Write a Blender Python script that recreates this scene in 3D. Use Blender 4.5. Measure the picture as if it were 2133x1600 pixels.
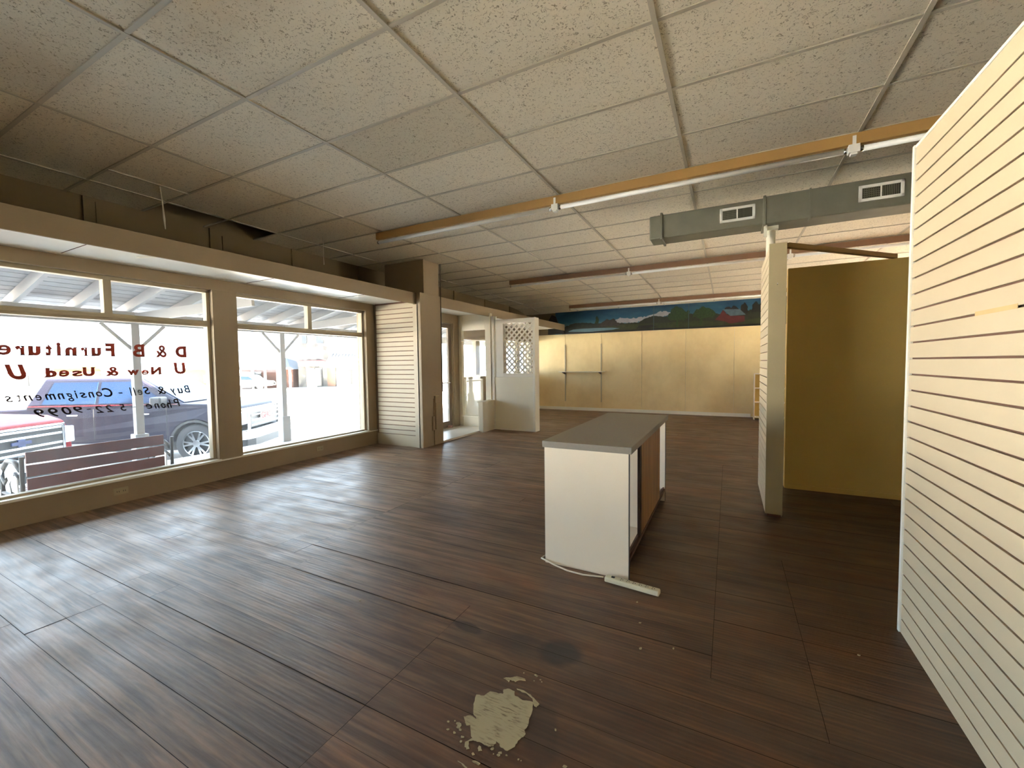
import bpy, bmesh, math, random
from mathutils import Matrix, Vector
random.seed(7)
PI = math.pi
for o in list(bpy.data.objects): bpy.data.objects.remove(o)
SC = bpy.context.scene
COL = SC.collection
# ------------------------------------------------------------------ camera
YAW, PITCH, ROLL, FPX = .478, -.048, -.0125, 872.0
def cam_axes():
    cy, sy, cp, sp = math.cos(YAW), math.sin(YAW), math.cos(PITCH), math.sin(PITCH)
    f = Vector((-sy*cp, cy*cp, sp)); r = Vector((cy, sy, 0)); u = r.cross(f)
    c, s = math.cos(ROLL), math.sin(ROLL)
    return c*r + s*u, -s*r + c*u, f
_r, _u, _f = cam_axes()
cd = bpy.data.cameras.new('camera'); cam = bpy.data.objects.new('camera', cd); COL.objects.link(cam)
M = Matrix.Identity(4)
for i in range(3):
    M[i][0], M[i][1], M[i][2] = _r[i], _u[i], -_f[i]
M[2][3] = 1.37
cam.matrix_world = M
cd.sensor_fit = 'HORIZONTAL'; cd.sensor_width = 36; cd.lens = FPX/2133*36; cd.clip_start = .05; cd.clip_end = 400
SC.camera = cam
SC.cycles.diffuse_bounces = 7; SC.cycles.max_bounces = 14
# ------------------------------------------------------------------ light
W = bpy.data.worlds.new('world'); SC.world = W; W.use_nodes = True
bg = W.node_tree.nodes['Background']; bg.inputs[0].default_value = (.68, .85, 1, 1); bg.inputs[1].default_value = .42
sd = bpy.data.lights.new('sun', 'SUN'); sun = bpy.data.objects.new('sun', sd); COL.objects.link(sun)
sd.energy = 12.0; sd.color = (1, .90, .74); sd.angle = .01
sun.rotation_euler = Vector((-.72, -.52, -.57)).to_track_quat('-Z', 'Y').to_euler()
SC.view_settings.view_transform = 'Standard'; SC.view_settings.look = 'None'
SC.view_settings.exposure = 5.25; SC.view_settings.gamma = 1; SC.view_settings.use_curve_mapping = False
# ------------------------------------------------------------------ materials
def lin(c): return tuple(((v/255)/12.92 if v/255 <= .04045 else ((v/255+.055)/1.055)**2.4) for v in c)
def mat(name, rgb, rough=.6, var=.06, scale=3., bump=0., bscale=60., metal=0., spec=.5, coat=0.):
    m = bpy.data.materials.new(name); m.use_nodes = True; nt = m.node_tree; N = nt.nodes; L = nt.links
    p = N['Principled BSDF']; p.inputs['Roughness'].default_value = rough; p.inputs['Metallic'].default_value = metal
    p.inputs['Specular IOR Level'].default_value = spec; p.inputs['Coat Weight'].default_value = coat
    c = lin(rgb)
    tc = N.new('ShaderNodeTexCoord')
    no = N.new('ShaderNodeTexNoise'); no.inputs['Scale'].default_value = scale; no.inputs['Detail'].default_value = 4
    L.new(tc.outputs['Object'], no.inputs['Vector'])
    cr = N.new('ShaderNodeMix'); cr.data_type = 'RGBA'
    cr.inputs[6].default_value = (*[x*(1-var*2) for x in c], 1); cr.inputs[7].default_value = (*[min(1, x*(1+var)) for x in c], 1)
    L.new(no.outputs['Fac'], cr.inputs[0]); L.new(cr.outputs[2], p.inputs['Base Color'])
    if bump:
        n2 = N.new('ShaderNodeTexNoise'); n2.inputs['Scale'].default_value = bscale; n2.inputs['Detail'].default_value = 3
        L.new(tc.outputs['Object'], n2.inputs['Vector'])
        b = N.new('ShaderNodeBump'); b.inputs['Strength'].default_value = bump; b.inputs['Distance'].default_value = .01
        L.new(n2.outputs['Fac'], b.inputs['Height']); L.new(b.outputs['Normal'], p.inputs['Normal'])
    return m
cream = mat('cream_paint', (232, 226, 204), .55, .04, 2, .08, 25)
cream2 = mat('cream_board', (230, 222, 200), .6, .07, 1.2, .1, 15)
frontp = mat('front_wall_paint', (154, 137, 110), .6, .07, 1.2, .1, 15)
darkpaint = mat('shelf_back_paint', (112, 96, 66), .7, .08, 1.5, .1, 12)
slatm = mat('slatwall_face', (206, 188, 156), .45, .03, 1.5)
slatm2 = mat('slatwall_face_darker', (178, 164, 138), .5, .05, 1.5)  # darker version of the slat colour, for the return panel
endp = mat('partition_end_paint', (172, 158, 122), .5, .05, 1.5)
platem = mat('outlet_plate', (166, 154, 124), .5, .03, 3)
slotm = mat('slatwall_slot', (110, 78, 60), .8)
trimw = mat('white_trim', (236, 232, 218), .45, .04, 2)
oldtrim = mat('old_window_trim', (180, 168, 142), .55, .07, 4, .1, 30)
tan = mat('tan_batten', (176, 138, 78), .6, .1, 2)
tubem = mat('white_tube_glass', (235, 235, 230), .25, .02)
whitemetal = mat('white_metal', (232, 230, 222), .4, .03)
galv = mat('galvanised_steel', (128, 128, 112), .5, .14, 5, .05, 8, .35)
ventdark = mat('vent_dark', (52, 44, 38), .6)
gridm = mat('ceiling_grid_paint', (186, 178, 158), .5, .05)
plenum = mat('plenum_dark', (40, 36, 30), .9)
greylam = mat('grey_laminate', (140, 134, 124), .4, .06, 60)
whitelam = mat('white_laminate', (238, 226, 206), .4, .03, 1.5)
edgegrey = mat('grey_edge_strip', (92, 88, 82), .5)
brownlam = mat('brown_track', (96, 62, 42), .5)
stripm = mat('old_plastic', (214, 208, 180), .4, .05, 8)
blackp = mat('black_plastic', (30, 30, 30), .5)
chrome = mat('chrome', (215, 218, 222), .15, .02, 3, metal=1)
tirem = mat('tyre_rubber', (38, 38, 40), .8)
paint_dark = mat('dark_truck_paint', (24, 22, 36), .45, .03, 1, spec=.15)
paint_red = mat('red_truck_paint', (104, 4, 14), .45, .03, 1, spec=.15)
paint_white = mat('white_car_paint', (235, 236, 238), .3, .02, 1, coat=1)
carglass = mat('car_glass', (14, 34, 62), .2, .05, 1, spec=.12)
headl = mat('headlamp_glass', (225, 230, 235), .1)
redsign = mat('red_sign', (96, 6, 8), .6)
asphalt = mat('street_asphalt', (206, 204, 200), .9, .08, .3, .2, 10)
concrete = mat('sidewalk_concrete', (168, 166, 164), .9, .08, 1.2, .15, 12)
linem = mat('road_paint', (235, 235, 235), .8)
porchw = mat('porch_white_paint', (150, 150, 150), .7, .08, 3)
porchb = mat('porch_board_paint', (150, 152, 154), .75, .14, 4)
benchwood = mat('bench_wood', (92, 34, 18), .6, .2, 9)
castiron = mat('bench_iron', (48, 42, 36), .6, .1)
ironwhite = mat('bench_panel_white', (205, 205, 200), .6, .1)
letterm = mat('window_letter_paint', (160, 84, 66), .6, .2, 14)
letterg = mat('window_letter_grey_paint', (58, 50, 50), .6, .15, 14)
plaster = mat('dried_filler', (206, 202, 172), .9, .12, 30, .4, 90)
cordm = mat('cord_white', (215, 208, 190), .6)
linol = mat('vestibule_linoleum', (205, 196, 182), .4, .06, 6)
doorm = mat('bronze_door_metal', (140, 126, 110), .45, .05)
roofm = mat('shingle_roof', (50, 54, 62), .9, .15, 2)
brickm = mat('brick_wall', (66, 38, 26), .9, .25, 3)
yellowb = mat('yellow_building_wall', (110, 92, 36), .8, .1, 1)
whiteb = mat('white_building_wall', (228, 228, 226), .8, .05, 1)
darkwin = mat('dark_shop_window', (20, 22, 24), .2)
warmwin = mat('warm_shop_window', (90, 52, 20), .4, .3, 2)
awnred = mat('awning_red', (84, 8, 8), .7)
concblock = mat('outer_wall_render', (190, 185, 175), .9, .05, 1)

def nodes(m): return m.node_tree.nodes, m.node_tree.links
def mth(N, L, op, a, b=None):
    n = N.new('ShaderNodeMath'); n.operation = op
    for i, v in enumerate((a, b)):
        if v is None: continue
        if isinstance(v, (int, float)): n.inputs[i].default_value = v
        else: L.new(v, n.inputs[i])
    return n.outputs[0]
def mix(N, L, f, a, b, bt='MIX'):
    n = N.new('ShaderNodeMix'); n.data_type = 'RGBA'; n.blend_type = bt
    for i, v in ((0, f), (6, a), (7, b)):
        if isinstance(v, (int, float)): n.inputs[i].default_value = v
        elif isinstance(v, tuple): n.inputs[i].default_value = (*v[:3], 1)
        else: L.new(v, n.inputs[i])
    return n.outputs[2]
def noise(N, L, sc, mapscale=None, det=4, rough=.5, loc=(0, 0, 0)):
    tc = N.new('ShaderNodeTexCoord'); mp = N.new('ShaderNodeMapping'); no = N.new('ShaderNodeTexNoise')
    mp.inputs['Scale'].default_value = mapscale or (1, 1, 1); mp.inputs['Location'].default_value = loc
    L.new(tc.outputs['Object'], mp.inputs['Vector']); L.new(mp.outputs[0], no.inputs['Vector'])
    no.inputs['Scale'].default_value = sc; no.inputs['Detail'].default_value = det; no.inputs['Roughness'].default_value = rough
    return no.outputs['Fac']
def ramp(N, L, src, pts):
    r = N.new('ShaderNodeValToRGB'); L.new(src, r.inputs[0]); e = r.color_ramp.elements
    while len(e) < len(pts): e.new(.5)
    for i, (p, c) in enumerate(pts): e[i].position = p; e[i].color = (*c[:3], 1) if isinstance(c, tuple) else (c, c, c, 1)
    return r.outputs[0]
def attr(N, name):
    a = N.new('ShaderNodeAttribute'); a.attribute_name = name; return a.outputs['Fac']

def blob(N, L, x, y, rx, ry, ang=0., soft=.35):   # soft-edged stain mask at a place on the object
    tc = N.new('ShaderNodeTexCoord'); mp = N.new('ShaderNodeMapping'); mp.vector_type = 'TEXTURE'
    mp.inputs['Location'].default_value = (x, y, 0); mp.inputs['Rotation'].default_value = (0, 0, ang)
    mp.inputs['Scale'].default_value = (rx, ry, 1e3)
    L.new(tc.outputs['Object'], mp.inputs['Vector'])
    ln = N.new('ShaderNodeVectorMath'); ln.operation = 'LENGTH'; L.new(mp.outputs[0], ln.inputs[0])
    w = noise(N, L, 7, None, 3); d = mth(N, L, 'ADD', ln.outputs['Value'], mth(N, L, 'MULTIPLY', mth(N, L, 'SUBTRACT', w, .5), .9))
    return ramp(N, L, d, [(1-soft, 1.), (1., 0.)])

# floor boards
floorm = bpy.data.materials.new('worn_floor_boards'); floorm.use_nodes = True; N, L = nodes(floorm); P = N['Principled BSDF']
tone = attr(N, 'tone'); off = attr(N, 'shift')
tc = N.new('ShaderNodeTexCoord'); cx = N.new('ShaderNodeCombineXYZ'); L.new(mth(N, L, 'MULTIPLY', off, 37.), cx.inputs[0]); L.new(mth(N, L, 'MULTIPLY', off, 11.), cx.inputs[2])
ad = N.new('ShaderNodeVectorMath'); ad.operation = 'ADD'; L.new(tc.outputs['Object'], ad.inputs[0]); L.new(cx.outputs[0], ad.inputs[1])
def gr(sc, ms, det=5, dist=0.):
    mp = N.new('ShaderNodeMapping'); mp.inputs['Scale'].default_value = ms; L.new(ad.outputs[0], mp.inputs['Vector'])
    n = N.new('ShaderNodeTexNoise'); n.inputs['Scale'].default_value = sc; n.inputs['Detail'].default_value = det; n.inputs['Distortion'].default_value = dist
    L.new(mp.outputs[0], n.inputs['Vector']); return n.outputs['Fac']
g1 = gr(1., (1.6, 26, 1), 5, .6); g2 = gr(1., (5, 90, 1), 4)
mpw = N.new('ShaderNodeMapping'); mpw.inputs['Scale'].default_value = (.55, 9, 1); L.new(ad.outputs[0], mpw.inputs['Vector'])
wv = N.new('ShaderNodeTexWave'); wv.bands_direction = 'Y'; wv.inputs['Scale'].default_value = 1.6; wv.inputs['Distortion'].default_value = 5; wv.inputs['Detail'].default_value = 3; wv.inputs['Detail Scale'].default_value = 1.2
L.new(mpw.outputs[0], wv.inputs['Vector'])
grain = mth(N, L, 'ADD', mth(N, L, 'MULTIPLY', g1, .58), mth(N, L, 'ADD', mth(N, L, 'MULTIPLY', g2, .3), mth(N, L, 'MULTIPLY', wv.outputs['Fac'], .12)))
base = ramp(N, L, grain, [(.28, lin((40, 22, 10))), (.5, lin((70, 42, 22))), (.72, lin((104, 68, 38)))])
wear = ramp(N, L, noise(N, L, 1.1, (1, 1.3, 1), 5, .6), [(.42, 0.), (.62, 1.)])
base = mix(N, L, mth(N, L, 'MULTIPLY', wear, .35), base, lin((100, 82, 62)))
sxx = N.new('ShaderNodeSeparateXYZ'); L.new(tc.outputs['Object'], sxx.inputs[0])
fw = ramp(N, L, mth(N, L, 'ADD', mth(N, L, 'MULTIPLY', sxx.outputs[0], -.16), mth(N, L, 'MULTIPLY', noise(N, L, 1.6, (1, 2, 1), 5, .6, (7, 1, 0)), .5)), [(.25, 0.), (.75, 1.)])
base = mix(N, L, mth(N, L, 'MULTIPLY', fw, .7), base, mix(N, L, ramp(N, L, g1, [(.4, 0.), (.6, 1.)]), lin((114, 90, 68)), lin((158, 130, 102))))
warm = ramp(N, L, noise(N, L, .9, (.8, 2.6, 1), 4, .6, (4, 2, 0)), [(.55, 0.), (.68, 1.)])
base = mix(N, L, mth(N, L, 'MULTIPLY', warm, .4), base, lin((118, 68, 28)))
base = mix(N, L, 1., base, ramp(N, L, noise(N, L, 2.2, (1.1, 7, 1), 7, .72, (3, 9, 0)), [(.3, .72), (.5, 1.), (.7, 1.15)]), 'MULTIPLY')
tn = ramp(N, L, tone, [(0, (.72, .72, .72)), (.5, (.97, .95, .92)), (1., (1.22, 1.14, 1.06))])
base = mix(N, L, 1., base, tn, 'MULTIPLY')
st = blob(N, L, -.70, 1.80, .13, .10, -.2)
st2 = blob(N, L, -.83, 1.77, .3, .10, .05); st3 = blob(N, L, -1.19, 1.77, .11, .035, -.1); st4 = blob(N, L, -.60, 1.36, .07, .17, .3)
for s_, k_ in ((st, .8), (st2, .45), (st3, .75), (st4, .4)):
    base = mix(N, L, mth(N, L, 'MULTIPLY', s_, k_), base, lin((26, 22, 20)))
L.new(base, P.inputs['Base Color'])
rg = ramp(N, L, noise(N, L, 3, (1, 2, 1), 4), [(.3, .46), (.7, .62)])
L.new(mth(N, L, 'SUBTRACT', rg, mth(N, L, 'MULTIPLY', grain, .08)), P.inputs['Roughness'])
b = N.new('ShaderNodeBump'); b.inputs['Strength'].default_value = .55; b.inputs['Distance'].default_value = .004
L.new(mth(N, L, 'ADD', grain, mth(N, L, 'MULTIPLY', noise(N, L, 5, (1, 2, 1), 4), 1.2)), b.inputs['Height']); L.new(b.outputs[0], P.inputs['Normal'])
P.inputs['Specular IOR Level'].default_value = .75
# ceiling tile
tilem = bpy.data.materials.new('fissured_ceiling_tile'); tilem.use_nodes = True; N, L = nodes(tilem); P = N['Principled BSDF']; P.inputs['Roughness'].default_value = .9
tone = attr(N, 'tone')
tc = N.new('ShaderNodeTexCoord'); vo = N.new('ShaderNodeTexNoise'); vo.inputs['Scale'].default_value = 62; vo.inputs['Detail'].default_value = 2; vo.inputs['Distortion'].default_value = 1.5; L.new(tc.outputs['Object'], vo.inputs['Vector'])
fis = ramp(N, L, vo.outputs['Fac'], [(.32, 0.), (.42, 1.)])
c0 = mix(N, L, fis, lin((158, 148, 124)), lin((228, 220, 200)))
c0 = mix(N, L, 1., c0, ramp(N, L, tone, [(0, (.84, .82, .77)), (.4, (.97, .96, .94)), (1, (1.03, 1.02, 1.))]), 'MULTIPLY')
for bx_, by_, rx_, ry_, k_ in ((-3.5, .95, .5, .3, .5), (-2.2, 1.2, .6, .3, .55), (-1.9, 1.15, .35, .2, .3)):
    c0 = mix(N, L, mth(N, L, 'MULTIPLY', blob(N, L, bx_, by_, rx_, ry_, 0, .9), k_*.6), c0, lin((176, 146, 100)))
L.new(c0, P.inputs['Base Color'])
b = N.new('ShaderNodeBump'); b.inputs['Strength'].default_value = .5; b.inputs['Distance'].default_value = .004; L.new(fis, b.inputs['Height']); L.new(b.outputs[0], P.inputs['Normal'])
# far wall panel
panelm = bpy.data.materials.new('aged_cream_panel'); panelm.use_nodes = True; N, L = nodes(panelm); P = N['Principled BSDF']; P.inputs['Roughness'].default_value = .6
c0 = mix(N, L, ramp(N, L, noise(N, L, 1.3, (1, 1, .8), 5, .6), [(.4, 0.), (.75, 1.)]), lin((232, 210, 158)), lin((212, 188, 136)))
L.new(c0, P.inputs['Base Color'])
# dark wall (tan)
olivem = mat('old_ochre_wall', (206, 176, 100), .75, .08, 1.2, .1, 15)
# brown door laminate
woodm = bpy.data.materials.new('wood_grain_laminate'); woodm.use_nodes = True; N, L = nodes(woodm); P = N['Principled BSDF']; P.inputs['Roughness'].default_value = .4
L.new(ramp(N, L, noise(N, L, 3, (6, 6, .5), 5), [(.3, lin((112, 74, 40))), (.5, lin((150, 108, 62))), (.7, lin((178, 134, 84)))]), P.inputs['Base Color'])
# stone facade
stonem = bpy.data.materials.new('stone_facade'); stonem.use_nodes = True; N, L = nodes(stonem); P = N['Principled BSDF']; P.inputs['Roughness'].default_value = .9
tc = N.new('ShaderNodeTexCoord'); v = N.new('ShaderNodeTexVoronoi'); v.inputs['Scale'].default_value = 1.6; L.new(tc.outputs['Object'], v.inputs['Vector'])
L.new(ramp(N, L, v.outputs['Color'], [(.2, lin((34, 33, 33))), (.5, lin((56, 54, 50))), (.8, lin((80, 77, 72)))]), P.inputs['Base Color'])
# window glass
def glassmat(name, fac, dirt):
    m = bpy.data.materials.new(name); m.use_nodes = True; N, L = nodes(m); N.remove(N['Principled BSDF'])
    t = N.new('ShaderNodeBsdfTransparent'); g = N.new('ShaderNodeBsdfGlossy'); g.inputs['Roughness'].default_value = .02
    f = N.new('ShaderNodeFresnel'); f.inputs['IOR'].default_value = 1.45
    mx = N.new('ShaderNodeMixShader'); ge = N.new('ShaderNodeNewGeometry'); L.new(mth(N, L, 'MULTIPLY', mth(N, L, 'MULTIPLY', f.outputs[0], fac), mth(N, L, 'SUBTRACT', 1., ge.outputs['Backfacing'])), mx.inputs[0]); L.new(t.outputs[0], mx.inputs[1]); L.new(g.outputs[0], mx.inputs[2])
    d = N.new('ShaderNodeBsdfTranslucent'); d.inputs['Color'].default_value = (.9, .9, .9, 1)
    m2 = N.new('ShaderNodeMixShader'); L.new(ramp(N, L, noise(N, L, 2, None, 5, .65), [(.35, dirt*.5), (.75, dirt)]), m2.inputs[0]); L.new(mx.outputs[0], m2.inputs[1]); L.new(d.outputs[0], m2.inputs[2])
    L.new(m2.outputs[0], N['Material Output'].inputs['Surface']); return m
glass = glassmat('window_glass', 1., .02)
def translucent(m, f):     # thin brush-painted lettering lets some daylight through
    N, L = nodes(m); P = N['Principled BSDF']; t = N.new('ShaderNodeBsdfTranslucent'); src = P.inputs['Base Color'].links[0].from_socket; L.new(src, t.inputs['Color'])
    mx = N.new('ShaderNodeMixShader'); mx.inputs[0].default_value = f; L.new(P.outputs[0], mx.inputs[1]); L.new(t.outputs[0], mx.inputs[2]); L.new(mx.outputs[0], N['Material Output'].inputs['Surface'])
translucent(letterm, .5); translucent(letterg, .25)
# ------------------------------------------------------------------ helpers
def B(): return bmesh.new()
def box(bm, x0, x1, y0, y1, z0, z1, mi=0):
    v = [bm.verts.new((x, y, z)) for x in (x0, x1) for y in (y0, y1) for z in (z0, z1)]
    fs = [bm.faces.new([v[i] for i in q]) for q in ((0, 1, 3, 2), (4, 6, 7, 5), (0, 4, 5, 1), (2, 3, 7, 6), (0, 2, 6, 4), (1, 5, 7, 3))]
    for f in fs: f.material_index = mi
    return fs
def bar(bm, a, b, w, h, up=(0, 0, 1), mi=0):      # rectangular bar from point a to b
    a, b = Vector(a), Vector(b); d = (b-a).normalized(); s = d.cross(Vector(up)).normalized(); u = s.cross(d)
    v = [bm.verts.new(p + s*w/2*i + u*h/2*j) for p in (a, b) for i, j in ((-1, -1), (1, -1), (1, 1), (-1, 1))]
    for q in ((0, 1, 2, 3), (7, 6, 5, 4), (0, 4, 5, 1), (1, 5, 6, 2), (2, 6, 7, 3), (3, 7, 4, 0)): bm.faces.new([v[i] for i in q]).material_index = mi
def tube(bm, pts, r, seg=10, mi=0):
    pts = [Vector(p) for p in pts]; rings = []
    for i, p in enumerate(pts):
        d = (pts[min(i+1, len(pts)-1)] - pts[max(i-1, 0)]).normalized()
        ref = Vector((0, 0, 1)) if abs(d.z) < .9 else Vector((1, 0, 0))
        s = d.cross(ref).normalized(); u = s.cross(d); rr = r[i] if isinstance(r, (list, tuple)) else r
        rings.append([bm.verts.new(p + (s*math.cos(2*PI*k/seg) + u*math.sin(2*PI*k/seg))*rr) for k in range(seg)])
    for a, b_ in zip(rings, rings[1:]):
        for k in range(seg):
            f = bm.faces.new((a[k], a[(k+1) % seg], b_[(k+1) % seg], b_[k])); f.smooth = True; f.material_index = mi
    bm.faces.new(rings[0][::-1]).material_index = mi; bm.faces.new(rings[-1]).material_index = mi
def prism(bm, pts, axis, a, b, mi=0):             # polygon pts (2-D) extruded along axis from a to b
    def P3(p, t): return {'x': (t, p[0], p[1]), 'y': (p[0], t, p[1]), 'z': (p[0], p[1], t)}[axis]
    A = [bm.verts.new(P3(p, a)) for p in pts]; Bv = [bm.verts.new(P3(p, b)) for p in pts]; n = len(pts)
    fs = [bm.faces.new(A[::-1]), bm.faces.new(Bv)] + [bm.faces.new((A[i], A[(i+1) % n], Bv[(i+1) % n], Bv[i])) for i in range(n)]
    for f in fs: f.material_index = mi
WM = {}
def obj(name, bm, mats, parent=None, local=False, bevel=0., label=None, smooth=False):
    bmesh.ops.recalc_face_normals(bm, faces=bm.faces)
    me = bpy.data.meshes.new(name); bm.to_mesh(me); bm.free()
    for m in (mats if isinstance(mats, (list, tuple)) else [mats]): me.materials.append(m)
    o = bpy.data.objects.new(name, me); COL.objects.link(o)
    if parent:
        o.parent = parent; w = WM.get(parent.name, Matrix.Identity(4))
        if not local: o.matrix_parent_inverse = w.inverted(); WM[o.name] = Matrix.Identity(4)
        else: WM[o.name] = w
    else: WM[o.name] = Matrix.Identity(4)
    if bevel:
        md = o.modifiers.new('bevel', 'BEVEL'); md.width = bevel; md.segments = 2; md.limit_method = 'ANGLE'
    if label: o['label'] = label
    return o
def tag(o, label, cat, group=None, kind=None):
    o['label'] = label; o['category'] = cat
    if group: o['group'] = group
    if kind: o['kind'] = kind
    return o
def thing(name, label, cat, loc=(0, 0, 0), rotz=0., group=None):
    o = bpy.data.objects.new(name, None); COL.objects.link(o); o.location = loc; o.rotation_euler = (0, 0, rotz); o.empty_display_size = .1
    WM[o.name] = Matrix.Translation(loc) @ Matrix.Rotation(rotz, 4, 'Z')
    return tag(o, label, cat, group)
def struct(name, bm, mats, parent=None, **k):
    o = obj(name, bm, mats, parent, **k)
    if not parent: o['kind'] = 'structure'
    return o
def dup(root, delta=(0, 0, 0), label=None, rot=None):
    def cp(o, par):
        c = o.copy(); COL.objects.link(c)
        if par: c.parent = par
        for ch in [x for x in bpy.data.objects if x.parent == o]: cp(ch, c)
        return c
    r = cp(root, None); r.location = Vector(root.location) + Vector(delta)
    if rot is not None: r.rotation_euler = rot
    if label: r['label'] = label
    return r
def setattr_faces(o, name, vals):
    a = o.data.attributes.new(name, 'FLOAT', 'FACE'); a.data.foreach_set('value', vals)
def textmesh(s, size=1., shear=0., offset=.0, spacing=1.):
    cu = bpy.data.curves.new('t', 'FONT'); cu.body = s; cu.size = size; cu.shear = shear; cu.offset = offset; cu.space_character = spacing; cu.resolution_u = 4
    o = bpy.data.objects.new('t', cu); COL.objects.link(o); dg = bpy.context.evaluated_depsgraph_get(); dg.update()
    me = bpy.data.meshes.new_from_object(o.evaluated_get(dg)); bpy.data.objects.remove(o); bpy.data.curves.remove(cu)
    vs = [v.co.copy() for v in me.vertices]; fs = [tuple(p.vertices) for p in me.polygons]; bpy.data.meshes.remove(me); return vs, fs
def fz(y): return 0. if y < 8 else -.055*(y-8)/4.15
def cz(y):
    pts = [(-20, 3.104), (7.6, 3.104), (11.2, 3.06), (12.15, 2.915), (30, 2.9)]
    for (a, za), (b_, zb) in zip(pts, pts[1:]):
        if y <= b_: return za + (zb-za)*(y-a)/(b_-a)
YB = 12.15; XR = 4.6; YR = -7.0
# ------------------------------------------------------------------ floor
bm = B(); tones = []; shifts = []
y = .70 - .155*49
while y < YB:
    y1 = min(y+.155, YB); ym = (y+y1)/2
    cuts = set()
    if 1.9 < ym < 5.4: cuts.add(-2.833)
    if 4.8 < ym < 5.4: cuts.add(-4.5)
    if .85 < ym < 1.87: cuts.add(-1.29)
    if 1.87 < ym < 6.2: cuts.add(-.055)
    if 1.8 < ym < 3.3: cuts.add(.335)
    if 1.1 < ym < 1.3 or 1.9 < ym < 2.3: cuts.add(-3.07)
    if ym < 1.25: cuts.add(-3.43+random.choice((0, 0, .2)))
    x = -5.62 + random.uniform(.4, 3)
    while x < XR:
        if all(abs(x-c) > 1.0 for c in cuts): cuts.add(x)
        x += random.uniform(2.2, 4.6)
    xs = sorted([-5.62] + list(cuts) + [XR])
    if ym > 5.35: xs = sorted(xs)
    for a, b_ in zip(xs, xs[1:]):
        if b_-a < .02: continue
        sub = 1
        v = [bm.verts.new(p) for p in ((a+.0012, y+.0011, fz(y)), (b_-.0012, y+.0011, fz(y)), (b_-.0012, y1-.0011, fz(y1)), (a+.0012, y1-.0011, fz(y1)))]
        dz = random.uniform(-.0012, .0012)
        for q in v: q.co.z += dz
        bm.faces.new(v); tones.append(min(1, max(0, random.gauss(.45, .22)))); shifts.append(random.random())
    y = y1
f = struct('floor', bm, floorm); setattr_faces(f, 'tone', tones); setattr_faces(f, 'shift', shifts)
bm = B(); box(bm, -5.62, XR, YR, 8, -.12, -.004)
v = [bm.verts.new(p) for p in ((-5.62, 8, -.004), (XR, 8, -.004), (XR, YB, -.06), (-5.62, YB, -.06), (-5.62, 8, -.12), (XR, 8, -.12), (XR, YB, -.12), (-5.62, YB, -.12))]
for q in ((0, 1, 2, 3), (7, 6, 5, 4), (0, 4, 5, 1), (2, 6, 7, 3), (1, 5, 6, 2), (0, 3, 7, 4)): bm.faces.new([v[i] for i in q])
obj('subfloor', bm, mat('subfloor_dark', (30, 22, 16), .9), f)
# ------------------------------------------------------------------ ceiling
XL = [-5.75, -5.23, -4.011, -2.792, -1.573, -.354, .865, 2.084, 3.303, XR]
YL = [.48+.6096*k for k in range(-12, 20)]
YL = [y for y in YL if y < YB-.1] + [YB]
bm = B(); tones = []
for xa, xb in zip(XL, XL[1:]):
    for ya, yb in zip(YL, YL[1:]):
        if xb < -5.2 and (2.3 < (ya+yb)/2 < 3.5): continue
        z0, z1 = cz(ya), cz(yb); s = random.uniform(0, .004)
        r1 = bm.verts
        v = [r1.new((xa, ya, z0+s)), r1.new((xb, ya, z0+s)), r1.new((xb, yb, z1+s)), r1.new((xa, yb, z1+s))]
        bm.faces.new(v); t = random.gauss(.65, .2)
        if random.random() < .1: t -= .35
        tones.append(min(1, max(0, t)))
me_n = len(tones)
c = obj('ceiling', bm, tilem); c['kind'] = 'structure'; setattr_faces(c, 'tone', tones)
bm = B()
for x in XL[1:-1]:
    for ya, yb in zip(YL, YL[1:]):
        bar(bm, (x, ya, cz(ya)-.002), (x, yb, cz(yb)-.002), .026, .009)
for y in YL: box(bm, XL[0], XL[-1], y-.012, y+.012, cz(y)-.005, cz(y)+.003)
box(bm, -4.81, -4.79, YL[14], YL[15], 3.094, 3.106)
obj('ceiling_grid', bm, gridm, c)
bm = B(); box(bm, -6.0, XR, YR, YB, 3.45, 3.6); obj('roof_deck', bm, plenum, c)
# ------------------------------------------------------------------ walls
bm = B()
KX, KZ = -5.50, .24
for ya, yb in ((YR, 5.42),): box(bm, -5.72, KX, ya, yb, -.12, KZ)       # knee wall
box(bm, -5.72, KX-.0, 2.845, 3.125, KZ, 2.305)       # pier between windows 1 and 2
box(bm, -5.72, KX, 5.235, 5.42, KZ, 2.305)
box(bm, -5.72, KX, .62, .86, KZ, 2.305)
box(bm, -5.72, KX, -1.85, -1.6, KZ, 2.305); box(bm, -5.72, KX, YR, -6.0, KZ, 2.305); box(bm, -5.72, KX, -4.0, -3.8, KZ, 2.305)
box(bm, -5.72, KX, YR, 5.42, 2.305, 2.45)
# beyond entrance
box(bm, -5.75, -5.60, 7.95, 8.15, -.12, 2.45); box(bm, -5.75, -5.55, 8.15, 9.62, -.12, 1.05); box(bm, -5.75, -5.55, 8.15, 9.62, 1.98, 2.45)
box(bm, -5.75, -5.55, 9.62, 10.4, -.12, 2.45); box(bm, -5.75, -5.55, 10.4, 12.1, -.12, 1.05); box(bm, -5.75, -5.55, 10.4, 12.1, 2.05, 2.45)
box(bm, -5.75, -5.55, 12.1, YB, -.12, 2.45)
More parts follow.
